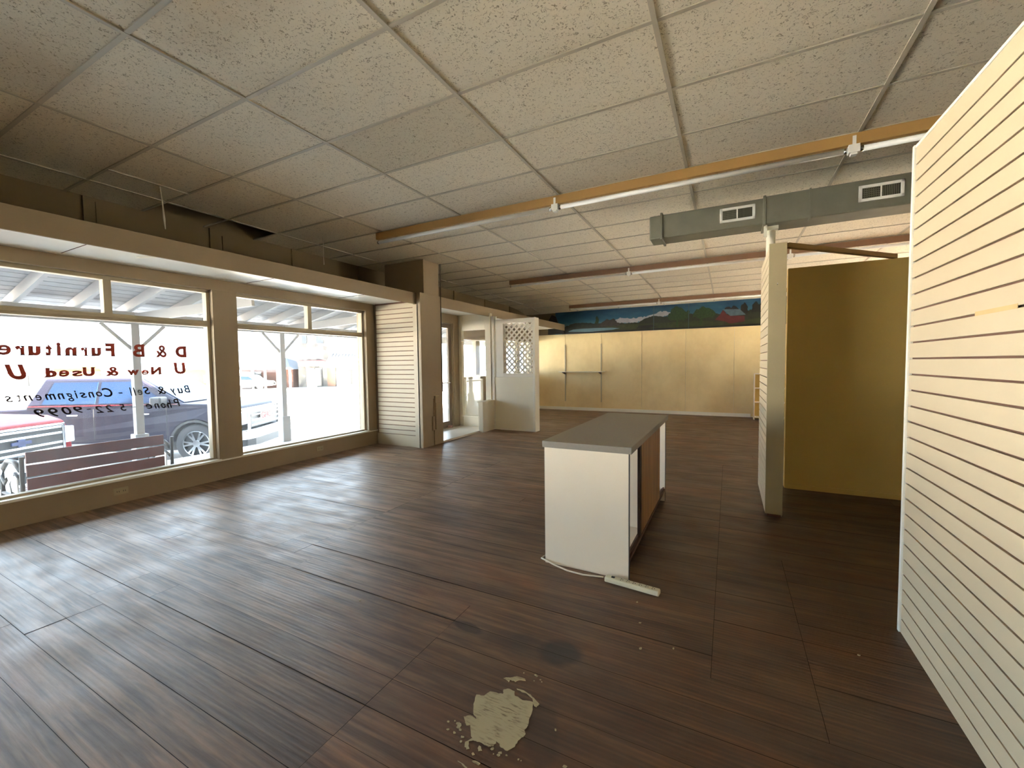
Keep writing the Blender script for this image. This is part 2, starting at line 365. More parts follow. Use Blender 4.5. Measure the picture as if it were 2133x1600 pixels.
# entrance recess shell
box(bm, -5.40, -5.22, 5.93, 6.42, -.12, 2.43); box(bm, -5.40, -5.22, 7.40, 7.60, -.12, 2.43); box(bm, -5.40, -5.22, 6.42, 7.40, 2.24, 2.43)
box(bm, -5.75, -4.5, 5.44, 5.93, -.02, 2.43)        # box behind slatted return, solid pilaster side
struct('wall_front', bm, frontp, bevel=.003)
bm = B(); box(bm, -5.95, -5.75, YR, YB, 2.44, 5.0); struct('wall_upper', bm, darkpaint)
bm = B()
for y in (1.85, 3.0, 4.1, 5.45-.1, 8.2, 9.6, 11): box(bm, -5.76, -5.725, y-.03, y+.03, 2.55, 3.1)
box(bm, -5.76, -5.74, 1.92, 2.65, 2.55, 3.07); box(bm, -5.76, -5.738, 3.12, 4.05, 2.55, 3.04)
struct('trim_3', bm, darkpaint)
bm = B()
box(bm, -5.75, XR, YB, YB+.15, -.12, 2.25)
struct('wall_back', bm, cream2)
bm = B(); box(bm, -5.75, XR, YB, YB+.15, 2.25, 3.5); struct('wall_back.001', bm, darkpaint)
for i, (a, b_) in enumerate(((-5.55, -4.44), (-4.435, -3.325), (-3.32, -2.175), (-2.17, -1.035), (-1.03, .115), (.12, 1.27))):
    bm = B(); dy = .004*(i % 3)+.012; box(bm, a, b_, YB-dy, YB, -.03, 2.247)
    tag(obj('wall_panel', bm, panelm, bevel=.004), ['first cream wall panel on the back wall beside the front corner', 'cream wall panel on the back wall carrying the shelf', 'third cream back wall panel, just right of the shelf', 'fourth cream back wall panel from the left', 'fifth cream back wall panel with grey smudges at its top left', 'cream back wall panel behind the low bookcase', 'cream back wall panel hidden behind the partition', 'last cream back wall panel at the far right corner'][i], 'wall panel', 'cream panels along the back wall')
bm = B(); box(bm, -5.55, .5, YB-.035, YB-.018, -.058, .035); struct('baseboard_back', bm, trimw, bevel=.004)
bm = B(); box(bm, XR, XR+.15, YR, 9.0, -.12, 3.5); box(bm, XR, XR+.15, 10.6, YB+.15, -.12, 3.5); box(bm, XR, XR+.15, 9.0, 10.6, -.12, 1.1); box(bm, XR, XR+.15, 9.0, 10.6, 2.0, 3.5); struct('wall_side', bm, cream2)
bm = B()
for q in (9.0, 10.54): box(bm, XR, XR+.06, q, q+.06, 1.1, 2.0)
box(bm, XR, XR+.06, 9.06, 10.54, 1.1, 1.16); box(bm, XR, XR+.06, 9.06, 10.54, 1.94, 2.0); o9 = struct('added_window_9', bm, oldtrim)  # window added in the unseen side wall to warm and brighten the far end
bm = B(); box(bm, XR+.02, XR+.026, 9.06, 10.54, 1.16, 1.94); obj('window_pane', bm, glass, o9)
bm = B(); box(bm, XR+.15, 60, -60, 80, -.9, -.6); tag(obj('unseen_ground', bm, asphalt), 'unseen ground added beyond the side wall', 'unseen_ground', kind='structure')  # ground added out of view to stop sky light entering from below
bm = B(); box(bm, -5.9, XR+.15, YR-.15, YR, -.12, 3.5); struct('wall_rear', bm, cream2)
bm = B(); box(bm, .545, XR, 5.30, 5.40, 0, 2.335); struct('wall_inner', bm, olivem)
bm = B(); box(bm, .56, XR, 5.285, 5.30, 0, .05); struct('baseboard_inner', bm, olivem)
bm = B(); box(bm, -5.95, 4.8, YR-4, YB+6, 4.3, 4.5); struct('roof', bm, concblock)
bm = B(); box(bm, -5.95, -5.75, YB+.1, YB+8, -.7, 5.0); box(bm, -5.95, -5.75, -12, YR-.1, -.7, 5.0); struct('wall_outer', bm, concblock)
# right slat wall, close to the camera
def slats(bm, axis, pos, proud, a0, a1, z0, z1, n, gap=.009, joint=None):
    """horizontal slats with slots; axis 'x': face looks to -x at x=pos; axis 'y': face looks to -y at y=pos"""
    p = (z1-z0)/n
    for i in range(n):
        za, zb = z0+i*p, z0+(i+1)*p-gap
        if i == n-1: zb = z1
        if axis == 'x': box(bm, pos, pos+proud, a0, a1, za, zb)
        else: box(bm, a0, a1, pos, pos+proud, za, zb)
root = None
bm = B(); slats(bm, 'x', .78, .012, -3.2, 2.70, 0.0, 2.37, 31, .008)
o = struct('wall_right', bm, slatm, bevel=.0012)
bm = B(); box(bm, .791, .80, -3.2, 2.70, 0, 2.37); obj('slot_backing', bm, slotm, o, label='brown board showing in the slots')
bm = B(); box(bm, .80, .88, -3.2, 2.705, 0, 2.36); obj('wall_core', bm, cream, o)
bm = B(); box(bm, .772, .885, 2.70, 2.722, 0, 2.385); box(bm, .776, .80, -3.2, 2.70, 2.37, 2.383); obj('edge_trim', bm, trimw, o, bevel=.002)
bm = B()
for ya, yb, za, zb in ((2.05, 2.30, 1.52, 1.535), (1.75, 1.95, 1.46, 1.475), (1.80, 1.92, 1.275, 1.29)): box(bm, .7792, .7805, ya-.2, yb-.2, za, zb)
obj('glue_mark', bm, mat('yellowed_glue', (214, 184, 128), .7, .1, 20), o, label='yellowed glue marks on the slats')
# slatted return beside the window
t = thing('slatwall_panel', 'white slatted panel returning from the shop window to the entrance pilaster', 'wall panel', (-5.0, 5.42, 0))
bm = B(); slats(bm, 'y', 5.405, .012, -5.44, -4.61, .2, 2.40, 28, .012); obj('slat', bm, slatm2, t, bevel=.001); t.children[0].name = 'slat_board'
bm = B(); box(bm, -5.47, -4.60, 5.417, 5.437, 0, 2.43); obj('backing_board', bm, slotm, t, label='brown board behind the slats')
bm = B(); box(bm, -5.47, -4.61, 5.402, 5.417, 0, .19); obj('base_board', bm, slatm2, t, bevel=.002)
bm = B(); box(bm, -4.61, -4.53, 5.39, 5.42, 0, 2.36); box(bm, -4.53, -4.49, 5.38, 5.44, 0, 2.36); obj('edge_trim', bm, slatm2, t, bevel=.004)
# ------------------------------------------------------------------ display bay header
def header(name, x, ya, yb):
    bm = B(); box(bm, x-.02, x, ya, yb, 2.362, 2.545); box(bm, x-.06, x-.02, ya, yb, 2.42, 2.54)
    o = struct(name, bm, frontp, bevel=.003)
    bm = B(); box(bm, -5.75, x-.02, ya, yb, 2.43, 2.45); obj('soffit', bm, trimw, o)
    bm = B(); box(bm, -5.75, x-.02, ya, yb, 2.525, 2.54); obj('shelf_top', bm, darkpaint, o)
    return o
h1 = header('trim_1', -4.54, YR, 5.50)
h2 = header('trim_2', -4.45, 5.93, 12.12)
bm = B(); box(bm, -4.52, -4.44, 5.38, 5.93, 0, 2.545); o = struct('trim_4', bm, frontp, bevel=.004)
bm = B(); box(bm, -5.3, -4.46, 5.50, 5.90, 2.545, 3.1); obj('box_column', bm, frontp, o)
bm = B()
for y in (1.55, 3.2, 4.6): box(bm, -5.4, -4.56, y-.002, y+.002, 2.426, 2.431)
obj('soffit_seam', bm, slotm, h1)
bm = B(); bar(bm, (-5.0, 1.95, 2.42), (-4.75, 2.1, 2.427), .02, .01); bar(bm, (-4.68, 2.08, 2.42), (-4.62, 2.08, 2.42), .012, .015); obj('torn_flap', bm, trimw, h1)
# ------------------------------------------------------------------ windows
def window(name, ya, yb, mull, z0=.272, z1=2.295, zt=1.895, x=-5.60):
    bm = B(); w = .035
    for a, b_ in ((ya, ya+w), (yb-w, yb)): box(bm, x-.05, x+.035, a, b_, z0-.03, z1)
    box(bm, x-.05, x+.035, ya, yb, z1-.03, z1+.012); box(bm, x-.05, x+.03, ya, yb, z0-.03, z0)
    if zt: box(bm, x-.05, x+.035, ya+w, yb-w, zt-.035, zt+.035); box(bm, x-.03, x+.045, ya+w, yb-w, zt-.01, zt+.02)
    if mull: box(bm, x-.05, x+.035, mull-.032, mull+.032, zt+.035 if zt else z0, z1-.03)
    o = struct(name, bm, oldtrim, bevel=.004)
    bm = B(); box(bm, x-.018, x-.012, ya+w, yb-w, z0, (zt-.035) if zt else z1-.03); obj('window_pane', bm, glass, o)
    if zt:
        for a, b_ in ((ya+w, mull-.032), (mull+.032, yb-w)):
            bm = B(); box(bm, x-.018, x-.012, a, b_, zt+.035, z1-.03); obj('transom_pane', bm, glass, o)
    bm = B(); box(bm, x+.03, KX+.02, ya-.02, yb+.02, z0-.045, z0-.02); obj('window_sill', bm, trimw, o, bevel=.004)
    return o
window('window_1', .86, 2.845, 1.912)
window('window_2', 3.125, 5.235, 4.205)
window('added_window_3', -1.6, .62, -.5)  # out of view, added to bring daylight in from behind the camera
window('added_window_7', -3.8, -1.85, -2.8)  # another unseen window added for more daylight near the camera
window('added_window_8', -6.0, -4.0, -5.0)  # last of the unseen windows added to light the room
bm = B(); box(bm, KX-.10, KX+.022, YR, 5.44, .228, .243); struct('trim_5', bm, trimw, bevel=.004)
def window_s(name, ya, yb, mull, z0, z1):
    x = -5.62; bm = B()
    for a, b_ in ((ya, ya+.04), (yb-.04, yb), (mull-.09, mull+.09)): box(bm, x-.06, x+.05, a, b_, z0, z1)
    box(bm, x-.06, x+.05, ya, yb, z0-.03, z0+.02); box(bm, x-.06, x+.05, ya, yb, z1-.02, z1+.02)
    o = struct(name, bm, oldtrim, bevel=.004)
    for a, b_ in ((ya+.04, mull-.09), (mull+.09, yb-.04)):
        bm = B(); box(bm, x-.018, x-.012, a, b_, z0+.02, z1-.02); obj('window_pane', bm, glass, o)
window_s('window_4', 8.15, 9.62, 8.92, 1.05, 1.98)
window_s('window_5', 10.4, 12.1, 11.2, 1.07, 2.05)
# entrance: door, side wall with glass, floor slab, stub wall
bm = B(); x = -5.31
for a, b_ in ((6.44, 6.53), (7.29, 7.38)): box(bm, x-.025, x+.025, a, b_, 0.04, 2.23)
box(bm, x-.025, x+.025, 6.53, 7.29, 2.14, 2.23); box(bm, x-.025, x+.025, 6.53, 7.29, .04, .17)
o = struct('door_1', bm, doorm, bevel=.004)
bm = B(); box(bm, x-.004, x+.004, 6.53, 7.29, .17, 2.14); obj('door_pane', bm, glass, o)
bm = B(); bar(bm, (x+.05, 6.53, .99), (x+.05, 7.29, .99), .03, .03); obj('push_bar', bm, chrome, o)
bm = B(); box(bm, x-.03, x+.06, 7.38, 7.43, 0, 2.27); box(bm, x-.03, x+.06, 6.40, 6.44, 0, 2.27); box(bm, x-.03, x+.06, 6.44, 7.38, 2.235, 2.27); box(bm, x-.03, x+.09, 6.44, 7.38, 0.02, .04); obj('door_frame', bm, oldtrim, o, bevel=.003)
bm = B(); box(bm, -5.62, -4.44, 5.93, 7.62, .0, .035); struct('trim_6', bm, linol, bevel=.004)
bm = B(); box(bm, -5.28, -5.19, 7.20, 7.28, .035, .085); tag(obj('door_stop_block', bm, mat('pinkish_brick', (200, 160, 150), .8, .1, 20), bevel=.01), 'small pinkish block on the vestibule floor at the foot of the glass door', 'door stop')
# side wall of vestibule (glass screen) at y=7.6
bm = B(); ys, ye = 7.60, 7.66
box(bm, -5.22, -5.14, ys-.02, ye, 0, 2.43); box(bm, -4.55, -4.42, ys-.02, ye, 0, 2.43); box(bm, -5.14, -4.55, ys-.02, ye, 2.10, 2.30); box(bm, -5.14, -4.55, ys, ye, 2.30, 2.43)
box(bm, -5.14, -4.55, ys, ye, .035, .23); box(bm, -5.14, -4.55, ys-.03, ye, .23, .265)
struct('wall_vestibule', bm, cream2, bevel=.004)
bm = B(); box(bm, -5.14, -4.55, ys+.02, ys+.026, .265, 2.10)
o = struct('window_6', bm, glass)
bm = B(); box(bm, -5.16, -4.55, ys-.035, ys+.01, 1.865, 1.885); obj('crossbar', bm, trimw, o, bevel=.003)
bm = B(); box(bm, -5.52, -4.7, 7.70, 7.72, .05, 1.06); struct('wall_display', bm, cream2)
# stub box and post at right side of the entrance
bm = B(); box(bm, -4.47, -4.36, 7.14, 7.60, 0, .60); box(bm, -4.49, -4.34, 7.12, 7.60, .60, .625)
struct('wall_stub', bm, cream2, bevel=.005)
bm = B(); box(bm, -4.43, -4.35, 7.60, 7.72, 0, 2.365); box(bm, -4.35, -4.33, 7.66, 7.70, 0, 2.365)
struct('trim_8', bm, trimw, bevel=.005)
# outlet raceway and conduit on the pilaster
t = thing('conduit', 'thin dark conduit running down the entrance pilaster from the ceiling to a surface box', 'conduit', (-4.43, 5.9, 0))
bm = B(); tube(bm, [(-4.43, 5.915, 3.1), (-4.43, 5.915, .9)], .008); obj('pipe', bm, mat('conduit_paint', (92, 78, 62), .6), t)
bm = B(); box(bm, -4.44, -4.405, 5.68, 5.80, .72, .845); obj('junction_box', bm, frontp, t, bevel=.006)
bm = B(); box(bm, -4.44, -4.41, 5.70, 5.76, .27, .72); box(bm, -4.44, -4.415, 5.62, 5.66, .26, .5); box(bm, -4.44, -4.42, 5.665, 5.672, .0, .8); obj('raceway', bm, frontp, t, bevel=.003)
# lattice partition
t = thing('lattice_partition', 'cream half wall with white diagonal lattice top standing out from the entrance', 'partition', (-3.8, 7.65, 0))
ys, ye = 7.60, 7.70
bm = B(); box(bm, -4.36, -3.43, ys+.02, ye-.02, 0, 1.10); obj('lower_panel', bm, cream, t, bevel=.002)
bm = B(); box(bm, -4.30, -4.13, ys, ye, 1.10, 2.2); box(bm, -3.47, -3.43, ys, ye, 0, 2.2); box(bm, -4.30, -3.43, ys, ye, 2.2, 2.285); box(bm, -4.13, -3.47, ys, ye, 1.10, 1.17); box(bm, -4.13, -3.47, ys-.02, ye+.02, 1.165, 1.18)
box(bm, -4.22, -3.47, ys+.005, ys+.02, 0, .04); box(bm, -3.43, -3.415, ys, ye+.10, 0, 2.29); obj('frame', bm, trimw, t, bevel=.004)
bm = B(); x0, x1, z0, z1 = -4.13, -3.47, 1.175, 2.2
for s, yy in ((1, ys+.035), (-1, ys+.05)):
    k = -2.
    while k < 3:
        # line z = z0 + s*(x - xm) + k
        pts = []
        for x in (x0, x1):
            z = z0 + s*(x-x0) + k
            if z0 <= z <= z1: pts.append((x, z))
        for z in (z0, z1):
            x = x0 + s*(z-z0-k)
            if x0 < x < x1: pts.append((x, z))
        if len(pts) >= 2:
            pts = sorted(pts)[:1]+sorted(pts)[-1:]
            if math.dist(*pts) > .03: bar(bm, (pts[0][0], yy, pts[0][1]), (pts[1][0], yy, pts[1][1]), .008, .034, up=(0, 1, 0)) if False else bar(bm, (pts[0][0], yy, pts[0][1]), (pts[1][0], yy, pts[1][1]), .034, .012, up=(0, 1, 0))
        k += .118
obj('lattice', bm, trimw, t, label='white diagonal lattice strips')
# outlets on knee wall
def outlet(y, lab):
    t = thing('wall_outlet', lab, 'outlet', (KX, y, .125), 0, 'outlets in the knee wall')
    bm = B(); box(bm, KX, KX+.006, y-.058, y+.058, .09, .16); obj('cover_plate', bm, platem, t, bevel=.002)
    for dy in (-.025, .025):
        bm = B()
        for d in (-.008, .008): box(bm, KX+.005, KX+.0068, y+dy+d-.002, y+dy+d+.002, .115, .13)
        obj('socket', bm, blackp, t)
outlet(1.905, 'cream outlet set sideways in the knee wall under the left shop window')
outlet(4.25, 'cream outlet set sideways in the knee wall under the right shop window')
# ------------------------------------------------------------------ strip lights
brownbat = mat('brown_batten', (140, 108, 82), .6, .1, 2)
def strip(y, xs, xe, joints, lab, wood=tan):
    t = thing('strip_light', lab, 'ceiling light', (xs, y, cz(y)), 0, 'tube lights on tan ceiling battens')
    zc = cz(y)-.012
    bm = B(); box(bm, xs, xe, y-.02, y+.022, zc-.085, zc); obj('batten', bm, wood, t, bevel=.003)
    for j in joints:
        bm = B(); box(bm, j-.035, j+.035, y-.03, y+.03, zc-.145, zc-.085); box(bm, j-.02, j+.02, y-.024, y+.024, zc-.16, zc-.145); box(bm, j-.012, j+.012, y-.024, y-.02, zc-.085, zc-.02); obj('lamp_holder', bm, whitemetal, t, bevel=.004)
    ends = [xs-.02] + joints + ([xe] if xe < 4 else [])
    for a, b_ in zip(ends, ends[1:]):
        bm = B(); tube(bm, [(a+.05, y+.005, zc-.118), (b_-.05, y+.005, zc-.118)], .021, 12); obj('tube', bm, tubem, t)
        for q in (a+.035, b_-.06):
            bm = B(); tube(bm, [(q, y+.005, zc-.118), (q+.025, y+.005, zc-.118)], .0215, 12); obj('end_cap', bm, chrome, t)
strip(4.13, -4.10, XR, [-1.61, .83, 3.27], 'tan batten with bare white tubes nearest the camera, crossing the ceiling before the duct')
strip(7.77, -4.05, XR, [-1.62, .82, 3.26], 'second tan ceiling batten with white tubes, beyond the metal duct', brownbat)
strip(11.44, -4.06, XR, [-1.62, .82, 3.26], 'farthest tan ceiling batten with white tubes, close to the mural', brownbat)
# ------------------------------------------------------------------ duct
t = thing('air_duct', 'galvanised rectangular air duct hung under the ceiling with two vents', 'duct', (1.5, 5.1, 2.74))
bm = B(); box(bm, -.81, .30, 4.97, 5.25, 2.745, 3.0); obj('duct_section', bm, galv, t, bevel=.012)
bm = B(); box(bm, .30, 4.2, 4.955, 5.27, 2.735, 3.01); obj('duct_section', bm, galv, t, bevel=.012)
for x in (-.68, .30, 2.0):
    bm = B(); box(bm, x-.012, x+.012, 4.948, 5.276, 2.728, 3.016); obj('seam_band', bm, galv, t, bevel=.003)
bm = B(); box(bm, .668, .684, 4.948, 4.955, 2.72, 3.015); box(bm, .668, .684, 4.948, 5.04, 2.722, 2.735); obj('hanger_strap', bm, galv, t, bevel=.001)
for xa, xb, yy in ((-.10, .22, 4.97), (1.04, 1.36, 4.955)):
    bm = B(); za, zb = 2.81, 2.955
    for q in ((xa, xb, za, za+.025), (xa, xb, zb-.025, zb), (xa, xa+.025, za, zb), (xb-.025, xb, za, zb), ((xa+xb)/2-.006, (xa+xb)/2+.006, za, zb)): box(bm, q[0], q[1], yy-.012, yy, q[2], q[3])
    v = obj('vent', bm, whitemetal, t, bevel=.003)
    bm = B(); box(bm, xa+.02, xb-.02, yy-.004, yy-.001, za+.02, zb-.02); obj('vent_opening', bm, ventdark, v)
    bm = B()
    for k in range(22):
        x = xa+.03+(xb-xa-.06)*k/21; bar(bm, (x, yy-.007, za+.025), (x, yy-.007, zb-.025), .004, .004, up=(0, 1, 0))
    for k in range(6):
        z = za+.03+(zb-za-.06)*k/5; box(bm, xa+.025, (xa+xb)/2, yy-.006, yy-.002, z-.002, z+.002)
    obj('vent_grille', bm, galv, v)
bm = B(); tube(bm, [(1.50, 5.2, 2.74), (1.62, 5.12, 2.80), (1.8, 5.05, 2.86)], .03, 10); obj('branch_pipe', bm, whitemetal, t)
# ------------------------------------------------------------------ column partition
t = thing('slatwall_partition', 'narrow white slatted partition standing free under the duct, with a plain end board', 'partition', (.36, 4.8, 0))
bm = B(); slats(bm, 'x', .30, .012, 4.29, 5.29, 0.015, 2.36, 31, .008); obj('slat_board', bm, slatm, t, bevel=.001)
bm = B(); box(bm, .312, .318, 4.29, 5.29, .01, 2.355); obj('slot_backing', bm, slotm, t)
bm = B(); box(bm, .298, .428, 4.262, 4.29, .02, 2.372); obj('end_board', bm, endp, t, bevel=.003)
bm = B(); box(bm, .41, .424, 4.29, 5.29, .0, 2.36); obj('side_board', bm, cream, t)
bm = B(); box(bm, .315, .42, 4.27, 4.33, 0, .02); obj('base_block', bm, brownlam, t)
bm = B(); tube(bm, [(.37, 5.12, 0), (.37, 5.12, 2.60), (.37, 5.12, 2.735)], .042, 20)
o = obj('steel_column', bm, cream); tag(o, 'round cream steel post rising behind the slatted partition to the duct', 'column')
bm = B(); box(bm, .30, .33, 5.0, 5.03, 2.62, 2.735); box(bm, .31, .43, 5.05, 5.19, 2.70, 2.735); obj('top_plate', bm, cream, o)
bm = B(); bar(bm, (.43, 4.30, 2.35), (1.40, 5.29, 2.35), .045, .04); tag(obj('brace_board', bm, tan, bevel=.002), 'diagonal wooden brace from the partition top to the ochre wall', 'brace')
bm = B(); tube(bm, [(.36, 4.262, 2.02), (.36, 4.235, 2.015), (.36, 4.225, 2.03)], .004, 8); tag(obj('wall_hook', bm, chrome), 'small hook screwed high in the end board of the slatted partition', 'hook')
# ------------------------------------------------------------------ mural
t = thing('mural', 'painted landscape mural with lake, hills, trees and a red barn above the back wall', 'mural', (-1.5, YB, 2.25))
MX0, MX1, MZ0, MZ1 = -4.75, 1.9, 2.25, 2.90
PXW = (MX1-MX0)
def mm(name, c0, var=.12, sc=6): return mat(name, c0, .5, var, sc)
sky_m = bpy.data.materials.new('mural_sky_paint'); sky_m.use_nodes = True; N, L = nodes(sky_m); P = N['Principled BSDF']; P.inputs['Roughness'].default_value = .45
tc = N.new('ShaderNodeTexCoord'); sx = N.new('ShaderNodeSeparateXYZ'); L.new(tc.outputs['Object'], sx.inputs[0])
mr = N.new('ShaderNodeMapRange'); mr.inputs[1].default_value = 2.4; mr.inputs[2].default_value = 2.9; L.new(sx.outputs[2], mr.inputs[0])
c0 = ramp(N, L, mr.outputs[0], [(0., lin((100, 140, 150))), (.4, lin((36, 92, 118))), (1., lin((14, 60, 92)))])
c0 = mix(N, L, mth(N, L, 'MULTIPLY', ramp(N, L, noise(N, L, 3, (1, 1, 3), 4), [(.4, 0.), (.7, 1.)]), .25), c0, lin((76, 124, 138)))
L.new(c0, P.inputs['Base Color'])
bm = B(); box(bm, MX0, MX1, YB-.022, YB, MZ0, 2.925); obj('sky_panel', bm, sky_m, t)
MM = [mm('m_cloud', (166, 168, 176), .2, 8), mm('m_hill', (34, 42, 26), .4, 9), mm('m_field', (50, 58, 26), .45, 12), mm('m_dark', (18, 20, 14), .3, 10), mm('m_lake', (96, 126, 138)), mm('m_tree', (38, 66, 24), .5, 26), mm('m_barn', (84, 22, 26), .25, 12), mm('m_barnroof', (84, 108, 118), .3, 14), mm('m_house', (58, 50, 44), .4, 14), mm('m_seam', (60, 84, 90))]
# u: px 0..2075 on the close view of the mural, v: 0 bottom .. 1 top  -> world
def mu(u): return -4.42 + (u-60)/(2065-60)*(.72+4.42)*(1+0*u) 
def muc(u):   # perspective-corrected horizontal position
    px = 1160+u*.2063
    # ray/plane: direction tangent in the room frame
    a = (px-1066.5)/FPX; dx = a*math.cos(YAW)-math.sin(YAW); dy = a*math.sin(YAW)+math.cos(YAW)
    return dx/dy*YB
def poly(bm, pts, mi, d):
    vs = [bm.verts.new((muc(u), YB-.022-d*.0012, MZ0+v*.65)) for u, v in pts]; bmesh.ops.triangle_fill(bm, edges=[bm.edges.new((vs[i], vs[(i+1) % len(vs)])) for i in range(len(vs))], use_beauty=True)
    for f in bm.faces:
        if all(v in vs for v in f.verts): f.material_index = mi
def part(name, mi, d, *polys):
    bm = B()
    for p in polys:
        amp = {'tree': .028, 'pine_tree': .03, 'cloud': .02, 'hill': .012, 'cottage': .02}.get(name, .004); q = []
        for i, a in enumerate(p):
            b_ = p[(i+1) % len(p)]; q.append(a); nn = max(1, int(math.hypot(a[0]-b_[0], (a[1]-b_[1])*300)/14))
            for k in range(1, nn):
                f_ = k/nn; q.append((a[0]+(b_[0]-a[0])*f_+random.gauss(0, amp*90), a[1]+(b_[1]-a[1])*f_+random.gauss(0, amp)))
        poly(bm, q if amp > .005 else p, 0, d)
    return obj(name, bm, MM[mi], t)
part('cloud', 0, 1, [(560, .45), (600, .55), (640, .63), (700, .58), (760, .55), (840, .60), (900, .58), (960, .66), (1020, .75), (1090, .78), (1150, .70), (1130, .6), (1000, .5), (900, .4), (700, .38), (600, .38)])
part('hill', 1, 2, [(60, .20), (100, .38), (180, .48), (260, .50), (330, .46), (420, .42), (480, .44), (560, .42), (640, .38), (740, .36), (830, .36), (880, .50), (960, .60), (1040, .58), (1120, .54), (1300, .6), (1500, .58), (1700, .5), (1900, .6), (2075, .66), (2500, .7), (2500, .1), (60, .1)])
part('field', 2, 3, [(380, .08), (520, .28), (700, .32), (900, .30), (1100, .30), (1300, .28), (1450, .30), (1600, .22), (1900, .25), (2075, .3), (2500, .3), (2500, .0), (380, .0)])
part('lake', 4, 4, [(120, .12), (170, .20), (260, .22), (400, .22), (560, .20), (640, .16), (560, .10), (400, .07), (200, .06)])
part('dark_ground', 3, 5, [(60, 0), (60, .3), (130, .1), (300, .06), (700, .07), (1100, .08), (1500, .06), (1900, .08), (2500, .06), (2500, 0)])
part('field_shadow', 3, 5, [(800, .10), (830, .22), (960, .24), (1000, .14), (900, .08)])
part('cottage', 8, 6, [(430, .25), (440, .40), (480, .50), (510, .60), (540, .54), (590, .56), (610, .42), (640, .38), (640, .26)])
part('tree', 5, 7, [(385, 0.42), (400, 0.6), (395, 0.66), (410, 0.76), (425, 0.64), (430, 0.55), (425, 0.42)])
part('tree', 5, 7, [(1130, 0.4), (1120, 0.58), (1150, 0.74), (1160, 0.86), (1200, 0.95), (1250, 0.88), (1290, 0.72), (1340, 0.7), (1330, 0.5), (1290, 0.36), (1230, 0.38), (1215, 0.1), (1200, 0.12), (1205, 0.36)])
part('tree', 5, 7, [(1370, 0.44), (1375, 0.62), (1410, 0.78), (1460, 0.86), (1520, 0.8), (1570, 0.7), (1600, 0.55), (1580, 0.42), (1470, 0.38), (1455, 0.12), (1440, 0.12), (1445, 0.36)])
part('pine_tree', 3, 7, [(1660, 0.56), (1690, 0.74), (1740, 0.78), (1790, 0.8), (1830, 0.68), (1820, 0.55)])
part('pine_tree', 3, 7, [(1845, 0.5), (1850, 0.78), (1885, 0.92), (1920, 0.74), (1920, 0.5)])
part('pine_tree', 3, 7, [(1960, 0.5), (1965, 0.8), (2000, 0.93), (2040, 0.8), (2070, 0.92), (2140, 0.9), (2200, 0.7), (2190, 0.5)])
part('barn_wall', 6, 8, [(1590, .30), (1640, .48), (1670, .68), (1720, .46), (1760, .42), (1890, .40), (1890, .18), (1740, .12), (1690, .22)])
part('barn_roof', 7, 9, [(1665, .70), (1840, .66), (1900, .44), (1745, .42)])
for q in (muc(978), muc(1328)):
    bm = B(); box(bm, q-.007, q+.007, YB-.034, YB-.02, MZ0, 2.9); obj('panel_seam', bm, MM[9], t)
bm = B(); prism(bm, [(-4.98, 2.26), (-4.95, 2.7), (-4.85, 2.86), (-4.72, 2.8), (-4.62, 2.55), (-4.42, 2.3), (-4.42, 2.26)], 'y', YB-.10, YB-.03); tag(obj('cloth_drape', bm, plenum, bevel=.02), 'dark draped shape at the left end of the mural above the front header', 'cloth')
# wall shelf
t = thing('wall_shelf', 'single cream shelf on two slotted standards on the back wall', 'shelf', (-3.9, YB-.02, 1.1))
for x in (-4.44, -3.325):
    bm = B(); box(bm, x-.014, x+.014, YB-.04, YB-.02, .21, 1.93); obj('standard', bm, mat('standard_metal', (178, 168, 138), .4, .05), t, bevel=.002)
    bm = B(); prism(bm, [(YB-.04, 1.10), (YB-.30, 1.10), (YB-.30, 1.085), (YB-.04, 1.03)], 'x', x-.006, x+.006); obj('bracket', bm, brownlam, t)
bm = B(); box(bm, -4.56, -3.20, YB-.31, YB-.045, 1.10, 1.118); obj('shelf_board', bm, cream, t, bevel=.003)
# bookcase
t = thing('bookcase', 'small open white bookcase against the back wall behind the partition', 'bookcase', (.8, 11.9, 0))
xa, xb, ya, yb, zf = .545, 1.25, 11.60, 11.86, -.05
for q in (xa, xb-.02):
    bm = B(); box(bm, q, q+.02, ya, yb, zf, 1.045); obj('side_panel', bm, whitelam, t)
bm = B(); box(bm, xa, xb, yb-.01, yb, zf, 1.06); obj('back_panel', bm, olivem, t)
for z in (0.0, .36, .70): 
    bm = B(); box(bm, xa+.02, xb-.02, ya+.005, yb-.01, z, z+.018); obj('shelf', bm, whitelam, t)
bm = B(); box(bm, xa, xb, ya, yb, 1.045, 1.065); obj('top', bm, whitelam, t)
# ------------------------------------------------------------------ counter
t = thing('counter', 'white freestanding counter with grey laminate top and one brown sliding door', 'counter', (-.82, 3.45, 0))
xa, xb, ya, yb = -1.11, -.545, 2.61, 4.31
bm = B(); box(bm, xa-.008, xb+.022, ya-.02, yb+.02, .805, .848); obj('countertop', bm, greylam, t, bevel=.003, label='grey laminate countertop')
for q in (ya, yb-.018):
    bm = B(); box(bm, xa, xb, q, q+.018, 0, .805); obj('end_panel', bm, whitelam, t, bevel=.001)
bm = B(); box(bm, xa, xa+.006, ya+.018, yb-.018, .118, .805); obj('front_glass', bm, glass, t, label='clear glass customer side')
bm = B(); box(bm, xa+.016, xb-.03, ya+.018, yb-.018, .10, .118); obj('bottom_panel', bm, whitelam, t)
bm = B(); box(bm, xa+.016, xb-.03, 3.2, 3.215, .118, .805); obj('divider', bm, whitelam, t)
for q0, q1 in ((ya-.001, ya+.02), (yb-.02, yb)):
    bm = B(); box(bm, xb, xb+.004, q0, q1, 0, .805); obj('edge_strip', bm, edgegrey, t)
